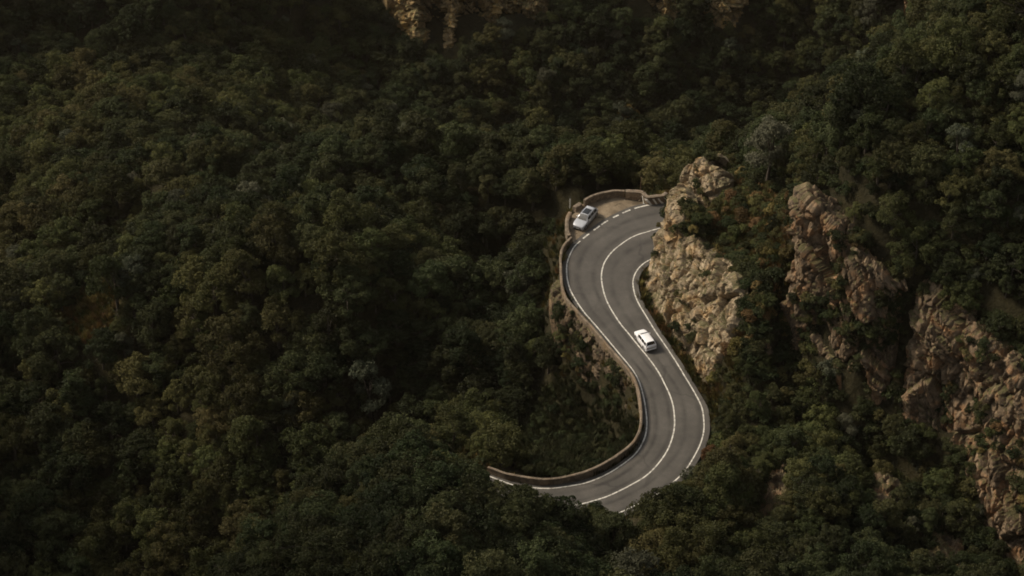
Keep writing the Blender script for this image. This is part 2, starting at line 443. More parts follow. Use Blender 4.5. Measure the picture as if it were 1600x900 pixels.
for (u, v, z) in [  # right hand mountain (ground)
    (1150, 300, 8.5), (1200, 320, 8), (1180, 400, 7), (1110, 345, 7.3), (1150, 345, 8), (1150, 400, 7), (1130, 312, 8.2), (1107, 268, 8.3), (1240, 300, 8.5), (1200, 480, 6.5), (1172, 440, 7), (1172, 500, 6), (1160, 560, 4), (1190, 640, 1.5), (1130, 680, -0.5), (1110, 740, 0.0), (1060, 790, 0.5), (1000, 815, 0.5), (1200, 750, 1.5), (1100, 830, 2.5), (960, 838, 0.8), (880, 840, 2.0), (820, 838, 2.8), (760, 826, 4.0), (700, 798, 4.0), (650, 762, 2.0), (600, 745, -3),
    (1300, 760, 0), (1420, 800, -1.0), (1500, 880, -3), (1300, 900, 4), (1450, 950, 3), (1600, 1000, 2),
    (1232, 605, -2.5), (1300, 645, -1), (1385, 650, 1), (1300, 300, 18.8), (1340, 380, 17.2), (1420, 440, 14), (1285, 285, 18.5),
    (1310, 210, 21), (1400, 120, 25), (1600, 60, 30), (1450, 250, 21.5), (1600, 250, 23), (1500, 400, 17), (1600, 450, 15.5),
    (1415, 645, 2.5), (1480, 705, 0), (1530, 795, -2), (1600, 895, -4), (1450, 455, 13.7), (1530, 520, 12.5), (1620, 620, 10), (1700, 300, 21), (1700, 600, 12), (1720, 60, 31), (1720, 800, 6)]:
    C(u, v, z)
W(40, 205, 2); W(30, 205, -8); W(52, 215, 10); W(75, 225, 22); W(60, 235, -10); W(18, 205, -12); W(24, 195, -2); W(30, 190, 3)
for P, off_, dz in ((rowsL, -2.2, -6.5), (rowsL, -6.0, -9.5)):
    for i in range(70, len(P), 26):
        q = P[i] + wu[i] * off_
        u_, v_, _ = project(q)
        if v_ < 395 or (u_ < 790): continue
        ctrl.append(np.array([q[0], q[1], q[2] + dz * (1.0 if v_ < 640 else 0.55)]))
for (u, v, z) in [(880, 600, -13), (850, 650, -13), (930, 660, -10), (900, 690, -8), (800, 640, -14), (820, 560, -16)]: C(u, v, z)
for P in (rowsL, (rowsL + rowsR) / 2, rowsR):
    for i in range(0, len(P), 24): ctrl.append(P[i] + np.array([0, 0, -0.1]))
LAY_PX = [(1040, 302), (1010, 306.5), (1004, 299.5), (977, 298), (961, 297.3), (946.7, 299.3), (933, 302.7), (920, 308), (911, 314), (901, 321), (890.7, 330), (886.7, 338), (886, 349), (886.7, 360), (891, 369)]
PAR_H = 0.75
layw = np.array([on_road(u, v, PAR_H) for u, v in LAY_PX]); layw[:, 2] = road_z(layw[:, 1])
for q in layw[::2]: ctrl.append(q + np.array([0, 0, -0.1]))
for q in layw[3:]:
    c = layw.mean(0) + np.array([3, -3, 0]); d = q - c; d[2] = 0; d /= np.linalg.norm(d)
    ctrl.append(q + d * 3.0 + np.array([0, 0, -5.0]))
ctrl = np.array(ctrl)
S = 40.0
def tps(d2): return 0.5 * d2 * np.log(d2 + 1e-9)
X = ctrl[:, :2] / S; n = len(X)
K = tps(((X[:, None] - X[None]) ** 2).sum(-1)) + np.eye(n) * 0.004
Pm = np.c_[np.ones(n), X]
A = np.block([[K, Pm], [Pm.T, np.zeros((3, 3))]])
sol = np.linalg.solve(A, np.r_[ctrl[:, 2], 0, 0, 0])
XLO, XHI, YLO, YHI = -92.0, 88.0, 104.0, 345.0
def base_height(x, y):
    xc, yc = np.clip(x, XLO, XHI), np.clip(y, YLO, YHI)
    out = np.empty(len(x))
    for s in range(0, len(x), 20000):
        q = np.c_[xc[s:s + 20000], yc[s:s + 20000]] / S
        k_ = tps(((q[:, None] - X[None]) ** 2).sum(-1))
        out[s:s + 20000] = k_ @ sol[:n] + np.c_[np.ones(len(q)), q] @ sol[n:]
    return out

# flat corridor of road and layby (plan polygon)
poly = np.vstack([edgeL[:, :2], edgeR[::-1, :2]])
cut = nearest_i(rowsL, on_road(906, 378)); cut0 = nearest_i(rowsL, on_road(1050, 313))
lay_poly = np.vstack([layw[:, :2], rowsL[cut0:cut + 1][::-1][:, :2]])
def inside(px, py, poly):
    r = np.zeros(len(px), bool); j = len(poly) - 1
    for i in range(len(poly)):
        xi, yi = poly[i]; xj, yj = poly[j]
        c = ((yi > py) != (yj > py)) & (px < (xj - xi) * (py - yi) / (yj - yi + 1e-12) + xi)
        r ^= c; j = i
    return r
def dist_poly(px, py, poly):
    step = poly[::2]
    out = np.full(len(px), 1e9)
    P = np.c_[px, py]
    for s in range(0, len(P), 20000):
        out[s:s + 20000] = np.sqrt(((P[s:s + 20000, None] - step[None]) ** 2).sum(-1).min(1))
    return out
lay_dense = resample(np.c_[lay_poly, 0 * lay_poly[:, :1]], step=0.5)[:, :2]
def corridor(x, y):                       # signed plan distance to road or layby, negative inside
    near = (x > -25) & (x < 45) & (y > 118) & (y < 205)
    d = np.full(len(x), 99.0)
    xi, yi = x[near], y[near]
    ins = inside(xi, yi, poly) | inside(xi, yi, lay_poly)
    dd = np.minimum(dist_poly(xi, yi, poly), dist_poly(xi, yi, lay_dense))
    d[near] = np.where(ins, -dd, dd)
    return d

cliff_zones = []                          # plan polygons where a rock face stands, the ground is cut back under it
def height(x, y):
    z = base_height(x, y)
    p = np.c_[x, y, 0 * x]
    d = corridor(x, y)
    amp = np.clip((d - 1.5) / 6, 0, 1)
    z = z + amp * (vnoise(p, 14, 3) * 1.3 + vnoise(p, 5, 4) * 0.45 + vnoise(p, 2, 5) * 0.12)
    far = np.clip((y - 250) / 40, 0, 1)
    z = z + far * (vnoise(p, 22, 9) * 3.0)
    w = np.clip((d - 0.5) / 1.2, 0, 1)
    z = z * w + (road_z(y) - 0.12) * (1 - w)
    # unseen ridge added on the left, shaped to shade this side of the valley
    z = z + (72.0 + 88 * np.clip((215 - y) / 30, 0, 1)) * (1 + 0.3 * np.clip((195 - y) / 40, 0, 1)) * np.clip((-78 - x) / 60, 0, 1) ** 1.1 * np.clip((420 - y) / 80, 0, 1)
    # the drop under the valley side of the road
    near = (d > 0) & (d < 9) & (y > 145) & (y < 182) & (x < 20)
    if near.any():
        ii = np.where(near)[0]
        Pq = np.c_[x[ii], y[ii]]
        ni = ((Pq[:, None] - rowsL[None, ::3, :2]) ** 2).sum(-1).argmin(1) * 3
        sidev = ((Pq - rowsL[ni, :2]) * wu[ni, :2]).sum(1) < -0.5
        yy = rowsL[ni, 1]
        amt = np.clip((yy - 149) / 7, 0, 1) * np.clip((181 - yy) / 5, 0, 1) * sidev
        target = rowsL[ni, 2] - 7.0 * np.clip((d[ii] - 0.7) / 1.2, 0, 1)
        z[ii] = np.where(amt > 0, z[ii] * (1 - amt) + np.minimum(z[ii], target) * amt, z[ii])
    for pl, dep in cliff_zones:
        near = (x > pl[:, 0].min() - 1) & (x < pl[:, 0].max() + 1) & (y > pl[:, 1].min() - 1) & (y < pl[:, 1].max() + 1)
        if near.any():
            ii = np.where(near)[0]
            k_ = inside(x[ii], y[ii], pl) & (d[ii] > 0.3)
            z[ii[k_]] -= dep
    return z

# ------------------------------------------------------------------ rock faces
def rock_face(base, top, ns, nt, seed, amp, back=3.0, back_drop=0.6, mat=None, name='rock_face', bulge=0.0, foot=1.2, sgn=1.0, sc=(2.8, 1.15, 0.45), taper=(0.05, 0.05), grain=0.42, cut=0.75, dig=2.2):
    B = resample(base, n=ns); T = resample(top, n=ns)
    q = np.linspace(0, 1, ns)
    e = np.minimum(np.clip(q / max(taper[0], 1e-6), 0, 1), np.clip((1 - q) / max(taper[1], 1e-6), 0, 1))
    e = np.sqrt(1 - (1 - e) ** 2)[:, None]
    T = B + (T - B) * (0.12 + 0.88 * e)
    t = np.linspace(0, 1, nt)
    G = B[:, None, :] * (1 - t)[None, :, None] + T[:, None, :] * t[None, :, None]
    du = np.gradient(G, axis=0); dv = np.gradient(G, axis=1)
    N = np.cross(du, dv); N /= np.linalg.norm(N, axis=2, keepdims=True) + 1e-9
    N *= sgn
    G = G + N * (np.sin(np.pi * t)[None, :, None] * bulge)
    # roll over the top and tuck back into the hill, and reach under the ground at the foot
    Nh = N[:, -1].copy(); Nh[:, 2] = 0; Nh /= np.linalg.norm(Nh, axis=1, keepdims=True) + 1e-9
    nb = max(4, int(back / 0.25))
    bk = np.linspace(0, 1, nb + 1)[1:]
    Gb = T[:, None, :] - Nh[:, None, :] * (bk * back)[None, :, None] - np.array([0, 0, 1.0])[None, None] * (bk ** 1.5 * back_drop)[None, :, None]
    Nb = np.repeat((Nh * 0.25 + np.array([0, 0, 1.0]))[:, None], nb, 1)
    nf = 4
    fk = np.linspace(1, 0, nf, endpoint=False)
    Gf = B[:, None, :] + (N[:, :1] * 0.2) - np.array([0, 0, 1.0])[None, None] * (fk * foot)[None, :, None]
    G = np.concatenate([Gf, G, Gb], 1); N = np.concatenate([np.repeat(N[:, :1], nf, 1), N, Nb], 1)
    N /= np.linalg.norm(N, axis=2, keepdims=True)
    m = G.shape[1]
    P = G.reshape(-1, 3); Nn = N.reshape(-1, 3)
    wp = P + np.stack([vnoise(P, 2.5, seed + 20 + i) for i in range(3)], 1) * 0.35
    wp = wp @ np.array([[0.91, 0.1, -0.40], [-0.02, 0.98, 0.2], [0.41, -0.17, 0.90]])     # dipping beds
    wp = wp * np.array([1.0, 1.0, grain])
    disp = 0; facet = 0
    for q, (s, a) in enumerate(zip(sc, (1.0, 0.5, 0.27))):
        f1, f2, off_, rn = voronoi(wp, s, seed + q)
        tilt = ((rn[:, :3] - 0.5) * 2 * off_).sum(1)
        crack = np.clip(1 - (f2 - f1) / 0.12, 0, 1)
        disp = disp + a * amp * ((rn[:, 3] - 0.4) + tilt * 1.25 - crack * 0.7)
        facet = facet + rn[:, 3] * (0.35, 0.4, 0.25)[q]
    disp = disp + amp * 0.8 * vnoise(P, 5.5, seed + 40)
    edge = np.minimum(np.arange(ns), np.arange(ns)[::-1]) / 10.0
    damp = np.repeat(np.clip(edge, 0, 1), m)
    low = np.tile(np.clip(np.r_[np.zeros(nf), t / 0.12, np.ones(nb)], 0.25, 1), ns)
    P = P + Nn * (disp * low * (0.15 + 0.85 * damp) - (1 - damp) * 0.8)[:, None]
    f = grid_faces(ns, m)
    if sgn < 0: f = f[:, ::-1]
    me = mesh_from(name, P, f, True)
    at = me.attributes.new('facet', 'FLOAT', 'POINT'); at.data.foreach_set('value', np.clip(facet, 0, 1).astype(np.float32))
    me.set_sharp_from_angle(angle=R(16))
    o = link(name, me, mat)
    Tc = B + (T - B) * cut
    cliff_zones.append((np.vstack([B[::4, :2], Tc[::-4, :2]]), dig))
    return o

def px(rows): return [at_z(u, v, z) for u, v, z in rows]
# the crag: foot along the road edge, crest behind it
crag_base = [on_road(u, v) + np.array([0.75, 0, 0]) for u, v in [(1052, 335), (1030, 352), (1013, 378), (1001, 405), (998, 420), (994, 440), (996, 458), (1003, 475), (1016, 494), (1030, 516), (1046, 539), (1063, 565), (1078, 590), (1092, 614)]]
crag_base = [p + np.array([0.25, 0, 0]) for p in crag_base]
crag_top = []
for q_, (u, v) in zip(crag_base, [(1060, 285), (1064, 292), (1068, 300), (1073, 315), (1079, 330), (1087, 347), (1095, 368), (1106, 385), (1116, 398), (1130, 410), (1142, 425), (1150, 452), (1147, 498), (1134, 556)]):
    crag_top.append(at_y(u, v, q_[1] + 4.5 * wu[nearest_i(rowsR, q_)][1]))
crag = rock_face(crag_base, crag_top, 300, 110, 5, 0.58, back=1.2, back_drop=0.5, mat=M['rock_crag'], name='rock_outcrop', bulge=0.3, taper=(0.06, 0.16))
peak = rock_face([at_y(*p) for p in [(1056, 296, 184), (1066, 303, 181.5), (1082, 309, 178.5), (1105, 310, 176.2), (1128, 304, 175.6), (1142, 292, 176.6), (1148, 284, 178)]],
                 [at_y(*p) for p in [(1058, 276, 184), (1070, 264, 182.6), (1086, 255, 181), (1107, 246, 179), (1124, 258, 178.4), (1136, 272, 178.6), (1144, 280, 179)]],
                 130, 60, 17, 0.55, back=2.5, back_drop=1.2, mat=M['rock_crag'], name='rock_peak', bulge=0.1, taper=(0.12, 0.3))
tag(peak, 'jagged pale peak crowning the rock outcrop above the dry grass', 'rock peak', kind='structure')
tag(crag, 'tall pale ochre rock outcrop rising beside the inside of the upper bend', 'rock outcrop', kind='structure')
ribs = []
rib1 = rock_face(px([(1239, 500, 4), (1231, 560, 0), (1231, 605, -2), (1262, 628, -1.5), (1300, 645, -1), (1345, 650, 0), (1385, 650, 1)]),
                 px([(1262, 285, 18.7), (1258, 305, 18.5), (1272, 325, 18.3), (1300, 352, 17.5), (1335, 392, 16.5), (1380, 428, 15.2), (1425, 450, 13.5)]),
                 230, 120, 31, 0.7, back=3.5, cut=0.95, dig=3.5, mat=M['rock_red'], name='cliff', bulge=0.5)
tag(rib1, 'reddish rock cliff right of the crag, its left edge a bright vertical strip', 'cliff', kind='structure')
rib2 = rock_face(px([(1412, 600, 3), (1418, 645, 2.5), (1452, 675, 1), (1482, 705, 0), (1508, 750, -1), (1530, 800, -2), (1570, 860, -3), (1615, 910, -4), (1660, 960, -5)]),
                 px([(1432, 430, 14), (1440, 440, 14), (1475, 470, 13.5), (1515, 505, 13), (1550, 545, 12.3), (1585, 590, 11.5), (1620, 640, 10), (1665, 700, 9), (1710, 760, 8)]),
                 300, 120, 57, 0.75, back=3.5, cut=0.95, dig=3.5, mat=M['rock_red'], name='cliff', bulge=0.5)
tag(rib2, 'broken rock cliff running down to the lower right corner of the photo', 'cliff', kind='structure')
def at_ground(u, v):                     # where the sight line meets the slope
    d = ray(u, v); lo = None
    tt = np.arange(140, 330, 0.5); Pq = CAM + d * tt[:, None]
    h_ = base_height(Pq[:, 0], Pq[:, 1]); i = int(np.argmax(Pq[:, 2] < h_))
    return Pq[max(i, 1)]
for j, (b, t, amp_, lab) in enumerate([
    ([(1182, 818), (1196, 822), (1212, 815), (1226, 806), (1234, 800)], [(1203, 722), (1209, 712), (1216, 706), (1223, 706), (1229, 716)], 0.45, 'narrow bare rock rib in the scrub below the middle of the slope'),
    ([(1346, 800), (1362, 812), (1384, 815), (1400, 800), (1416, 805)], [(1352, 750), (1366, 728), (1384, 722), (1402, 738), (1418, 765)], 0.4, 'small half hidden rock face left of the lower right cliff'),
    ([(1170, 560), (1180, 572), (1195, 575), (1205, 560)], [(1176, 535), (1184, 528), (1196, 530), (1204, 540)], 0.35, 'little patch of brown rock in the dark scrub right of the outcrop'),
    ([(1440, 880), (1460, 895), (1490, 900), (1512, 890)], [(1446, 840), (1466, 826), (1488, 832), (1508, 850)], 0.4, 'low rock at the foot of the lower right cliff')]):
    o = rock_face([at_ground(*p) for p in b], [at_ground(*p) for p in t], 70, 60, 80 + j, amp_, back=1.2, back_drop=1.0, mat=M['rock_red'], name='rock_rib', bulge=0.45, taper=(0.3, 0.3), sc=(1.8, 0.8, 0.35))
    tag(o, lab, 'rock face', kind='structure'); ribs.append(o)
# far cliffs at the top edge
for j, (b, t, lab) in enumerate([
    ([(604, 62), (622, 68), (652, 82), (660, 82), (688, 84), (707, 92), (715, 84), (745, 70), (775, 62), (782, 60), (830, 50), (860, 42)], [(604, -60), (622, -65), (652, -65), (660, -65), (688, -65), (707, -65), (715, -60), (745, -55), (775, -55), (782, -55), (830, -50), (860, -50)], 'sunlit yellow cliff band at the top of the far forested slope'),
    ([(960, 25), (1000, 32), (1040, 32), (1080, 34), (1130, 36), (1165, 28)], [(960, -50), (1000, -50), (1040, -55), (1080, -55), (1130, -50), (1165, -50)], 'thin pale rock ledge at the top edge right of the yellow cliff'),
    ([(1410, 45), (1440, 55), (1480, 68), (1530, 66), (1560, 48)], [(1410, -50), (1440, -55), (1480, -60), (1530, -60), (1560, -50)], 'shaded brown cliff above the trees in the upper right')]):
    yb = (312.5, 314.5, 298)[j]; zz_ = ([3, 3.5, -1.5, 2.5, 3.5, -2.5, 3, 3, 0.5, 2.5, 2, 2], [2, 3, -1, 2, -1, 3], [2, -1, 2, -2, 2])[j]
    bw = [at_y(u, v, yb + 0.8 * zz_[i]) for i, (u, v) in enumerate(b)]
    tw = [at_y(u, v, yb + 2.0 + 0.8 * zz_[i]) for i, (u, v) in enumerate(t)]
    o = rock_face(bw, tw, 200, 70, 120 + j, 1.1, back=4, foot=4.0, taper=(0.02, 0.02), grain=0.8, mat=M['rock_far'] if j < 2 else M['rock_red'], name='cliff', bulge=0.3)
    tag(o, lab, 'cliff', kind='structure')
# bank of rock and old masonry under the parapet
ret_top = [on_road(u, v, 0.1) + np.array([-0.3, -0.15, 0]) for u, v in [(880, 425), (881, 450), (889, 470), (905, 490), (925, 513), (946, 538), (967, 561), (985, 583), (993, 600), (996, 622)]]
ret_base = []
for q_, dr in zip(ret_top, (0.8, 1.8, 3.6, 5.2, 6.0, 6.2, 5.8, 5.0, 4.0, 2.6)):
    w_ = wu[nearest_i(rowsL, q_)]
    ret_base.append(q_ - w_ * np.array([0.95, 0.95, 0]) - np.array([0, 0, dr]))
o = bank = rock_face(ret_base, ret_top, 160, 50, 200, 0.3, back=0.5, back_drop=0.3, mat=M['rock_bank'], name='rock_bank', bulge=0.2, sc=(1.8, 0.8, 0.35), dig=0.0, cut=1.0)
tag(o, 'brown rock bank dropping from the parapet into the dark gully', 'rock bank', kind='structure')

# ground grid: fine in view, stretching out to the horizon
def axis(lo, hi, step, far_lo, far_hi, nfar=14):
    core = np.arange(lo, hi + step / 2, step)
    g = np.linspace(0, 1, nfar + 1)[1:] ** 2.2
    return np.r_[(lo - (lo - far_lo) * g)[::-1], core, hi + (far_hi - hi) * g]
gx = axis(-66, 68, 0.6, -1500, 1500); gy = axis(118, 330, 0.6, -900, 2500)
GX, GY = np.meshgrid(gx, gy, indexing='xy')
gz = height(GX.ravel(), GY.ravel())
me = mesh_from('terrain', np.c_[GX.ravel(), GY.ravel(), gz], grid_faces(len(gy), len(gx)), True)
terrain = tag(link('terrain', me, M['soil']), 'steep forested mountainside and valley with dark soil', 'terrain', kind='structure')

def ground_z(x, y):                       # bilinear on the real grid
    i = np.clip(np.searchsorted(gx, x) - 1, 0, len(gx) - 2); j = np.clip(np.searchsorted(gy, y) - 1, 0, len(gy) - 2)
    Z = gz.reshape(len(gy), len(gx))
    fx = (x - gx[i]) / (gx[i + 1] - gx[i]); fy = (y - gy[j]) / (gy[j + 1] - gy[j])
    return Z[j, i] * (1 - fx) * (1 - fy) + Z[j, i + 1] * fx * (1 - fy) + Z[j + 1, i] * (1 - fx) * fy + Z[j + 1, i + 1] * fx * fy

# the dirt layby
bm = bmesh.new()
lp = np.vstack([layw[:, :2], rowsL[cut0:cut + 1:4][::-1][:, :2]])
vs = [bm.verts.new((x, y, road_z(y) + 0.03)) for x, y in lp]
f = bm.faces.new(vs); bm.normal_update()
if f.normal.z < 0: f.normal_flip()
bmesh.ops.triangulate(bm, faces=[f])
me = bpy.data.meshes.new('layby'); bm.to_mesh(me); bm.free()
tag(link('layby', me, M['dirt']), 'sandy dirt layby with tufts and ruts outside the upper bend', 'layby', kind='structure')

# ------------------------------------------------------------------ parapets
def wall_along(name, P, width, hgt, label, mat=None, cap=True, foot=0.35, group=None, rough=0.035):
    P = np.asarray(P, float)
    P = resample(P, step=0.3)
    d = np.gradient(P, axis=0); d[:, 2] = 0; d /= np.linalg.norm(d, axis=1, keepdims=True) + 1e-9
    nrm = np.stack([-d[:, 1], d[:, 0], 0 * d[:, 0]], 1)
    c = P.mean(0)
    root = empty(name, (c[0], c[1], road_z(c[1])))
    tag(root, label, 'parapet wall', group)
    off0 = np.array(root.location)
    def ribbon(part, w, z0, z1, m, jit, seed):
        zg = road_z(P[:, 1])
        prof = [(-w / 2, z0), (-w / 2, (z0 + z1) / 2), (-w / 2, z1 - 0.03), (-w / 2 + 0.04, z1), (0, z1 + 0.01), (w / 2 - 0.04, z1), (w / 2, z1 - 0.03), (w / 2, (z0 + z1) / 2), (w / 2, z0)]
        V = np.stack([P + nrm * a + np.c_[0 * zg, 0 * zg, zg - P[:, 2] + b] for a, b in prof], 1).reshape(-1, 3)
        V = V + np.stack([vnoise(V, 0.7, seed + i) for i in range(3)], 1) * jit
        k_ = len(prof)
        f = grid_faces(len(P), k_, True)
        f = [list(x) for x in f] + [list(range(k_))[::-1], list(range((len(P) - 1) * k_, len(P) * k_))]
        me = mesh_from(part, V - off0, f)
        bm = bmesh.new(); bm.from_mesh(me); bmesh.ops.recalc_face_normals(bm, faces=bm.faces); bm.to_mesh(me); bm.free()
        sharp(me, 40)
        return link(part, me, m, root)
    ribbon('wall', width, -foot, hgt - 0.12, mat or M['stone'], rough, 300)
    if cap: ribbon('coping', width + 0.05, hgt - 0.118, hgt, M['coping'], rough * 0.7, 310)
    return root

def par(pxs, h): return [on_road(u, v, h) for u, v in pxs]
wall_along('stone_parapet', par([(893, 370), (882, 381.5), (877, 394), (876, 412), (877.5, 440), (882.5, 461), (892, 474), (909, 493), (926, 511), (945.5, 534), (965, 556), (984, 579), (993, 595), (998, 613), (1001, 635), (1002, 656), (998, 676), (986, 694), (965, 710), (941, 724.7), (911.6, 737), (877.4, 745.5), (848, 748), (816, 744), (791.8, 739), (777, 734), (762, 729)], PAR_H),
           0.2, PAR_H, 'long low stone parapet with ochre coping following the valley edge of the road')
wall_along('stone_parapet', par([(891, 329), (887, 337.5), (885.8, 349), (886.5, 359), (889.5, 366)], 0.8), 0.4, 0.8, 'short curved stone parapet by the front of the parked silver car', cap=False, mat=M['coping'])
wall_along('stone_parapet', par([(907, 315.5), (902, 318.5), (897, 321.5)], 0.7), 0.5, 0.7, 'broken stub of parapet standing alone behind the parked silver car', cap=False, mat=M['coping'])
wall_along('stone_parapet', par([(913, 312.5), (920, 308), (933, 302.7), (946.7, 299.3), (961, 297.3), (976, 297.4)], 0.9), 0.26, 0.9, 'curved dark stone parapet with thin coping around the dirt layby')
wall_along('concrete_parapet', par([(977.5, 297.8), (990, 298.2), (1001, 298.6), (1004.5, 299.8)], 0.95), 0.5, 0.95, 'pale straight concrete parapet at the end of the dirt layby', mat=M['rail'])
hz_path = par([(1005.2, 300.4), (1008, 303.6), (1011, 306.8), (1018, 306.4), (1028, 305.2), (1036, 304.2), (1041, 300.5)], 0.95)
hz_root = wall_along('hazard_parapet', hz_path, 0.4, 0.95, 'parapet with white diagonal warning stripes beside the rock outcrop', mat=M['stone'])
off0 = np.array(hz_root.location)
for (u0, v0, u1, v1) in [(999.2, 311, 1001.6, 313.2), (1004.3, 303.5, 1006.8, 313.8), (1013.3, 309.2, 1017.6, 314.6), (1020.6, 311.6, 1023.3, 314.8), (1024, 308.6, 1029.2, 314.2), (1009.8, 313.4, 1012.3, 315)]:
    pass
# stripes painted on the road side of that wall
hp = resample(hz_path, step=0.05)
dd = np.gradient(hp, axis=0); dd[:, 2] = 0; dd /= np.linalg.norm(dd, axis=1, keepdims=True)
nn = np.stack([-dd[:, 1], dd[:, 0], 0 * dd[:, 0]], 1)
if (nn[len(nn) // 2] @ np.array([0, -1, 0])) < 0: nn = -nn
arc = np.r_[0, np.cumsum(np.linalg.norm(np.diff(hp, axis=0), axis=1))]
s = 0.1
while s < arc[-1] - 0.6:
    V = []
    for zz in np.linspace(0.06, 0.74, 5):
        for ds in (0.0, 0.2):
            q = s + ds + (0.74 - zz) * 0.62
            i = min(int(np.searchsorted(arc, q)), len(hp) - 1)
            p = hp[i] + nn[i] * 0.243
            V.append((p[0], p[1], road_z(p[1]) + zz))
    me = mesh_from('painted_stripe', np.array(V) - off0, grid_faces(5, 2))
    link('painted_stripe', me, M['white_post'], hz_root)
    s += 0.58

def tube_mesh(name, pts, radii, seg=8, cap=True):
    pts = np.asarray(pts, float); V = []; F_ = []
    for i, p in enumerate(pts):
        d = pts[min(i + 1, len(pts) - 1)] - pts[max(i - 1, 0)]; d /= np.linalg.norm(d)
        a = np.cross(d, [0.3, 1, 0.1]); a /= np.linalg.norm(a); b = np.cross(d, a)
        for q in range(seg):
            th = 2 * math.pi * q / seg
            V.append(p + radii[i] * (a * math.cos(th) + b * math.sin(th)))
    F_ = [list(x) for x in grid_faces(len(pts), seg, True)]
    if cap: F_ += [list(range(seg))[::-1], list(range((len(pts) - 1) * seg, len(pts) * seg))]
    return np.array(V), F_
def add_tube(name, pts, radii, mat, parent=None, seg=8):
    V, F_ = tube_mesh(name, pts, radii, seg)
    me = mesh_from(name, V, F_); sharp(me, 50)
    return link(name, me, mat, parent)

p = on_road(1001, 301, 0.95); gzp = float(ground_z(np.array([p[0]]), np.array([p[1] + 0.5]))[0])
pole = empty('slim_pole', (p[0], p[1] + 0.45, gzp)); tag(pole, 'thin bare pole standing behind the pale concrete parapet', 'pole')
H_ = road_z(p[1]) + 2.5 - gzp
add_tube('shaft', [(0, 0, -0.3), (0, 0, H_ * 0.5), (0.03, 0, H_)], [0.03, 0.028, 0.025], M['brown_pole'], pole)
add_tube('cap', [(0.03, 0, H_ + 0.001), (0.03, 0, H_ + 0.06)], [0.035, 0.03], M['rail'], pole)
p = on_road(891, 315.5, 0.0)
post = empty('marker_post', (p[0], p[1], float(ground_z(np.array([p[0]]), np.array([p[1]]))[0]))); tag(post, 'small white marker post beyond the broken parapet stub', 'marker post')
hh = road_z(p[1]) + 0.55 - post.location.z
add_tube('shaft', [(0, 0, -0.2), (0, 0, hh - 0.12)], [0.06, 0.06], M['white_post'], post)
add_tube('cap', [(0, 0, hh - 0.118), (0, 0, hh)], [0.065, 0.04], M['trim'], post)

# loose stones in and by the layby
def boulder(loc, s, seed, label):
    bm = bmesh.new(); bmesh.ops.create_icosphere(bm, subdivisions=4, radius=1.0)
    V = np.array([v.co[:] for v in bm.verts])
    f1, f2, o_, rn = voronoi(V + seed * 3.1, 0.9, seed)
    V = V * (0.8 + 0.25 * (rn[:, 3:4] - 0.4) + 0.3 * ((rn[:, :3] - 0.5) * o_).sum(1, keepdims=True)) * np.array([1.2, 0.9, 0.7]) * s
    for v, c in zip(bm.verts, V): v.co = c
    me = bpy.data.meshes.new('boulder'); bm.to_mesh(me); bm.free(); sharp(me, 25)
    o = link('boulder', me, M['rail']); o.location = loc; o.rotation_euler.z = seed
    tag(o, label, 'boulder')
for i, (u, v, s, lab) in enumerate([(912, 323, 0.30, 'pale stone at the open end of the curved layby parapet'), (898, 326.5, 0.26, 'small pale stone in front of the broken parapet stub'), (932, 329, 0.18, 'small stone on the dirt behind the parked silver car'), (1000.5, 313.5, 0.24, 'pale stone in front of the warning stripes'), (1011.5, 316.2, 0.2, 'small white stone at the foot of the striped parapet')]):
    p = on_road(u, v); boulder((p[0], p[1], road_z(p[1]) + s * 0.3), s, i + 1, lab)
p = at_y(908, 540, on_road(908, 500)[1] - 1.2)
boulder(tuple(p), 0.55, 9, 'pale block jutting from the rock bank below the parapet')

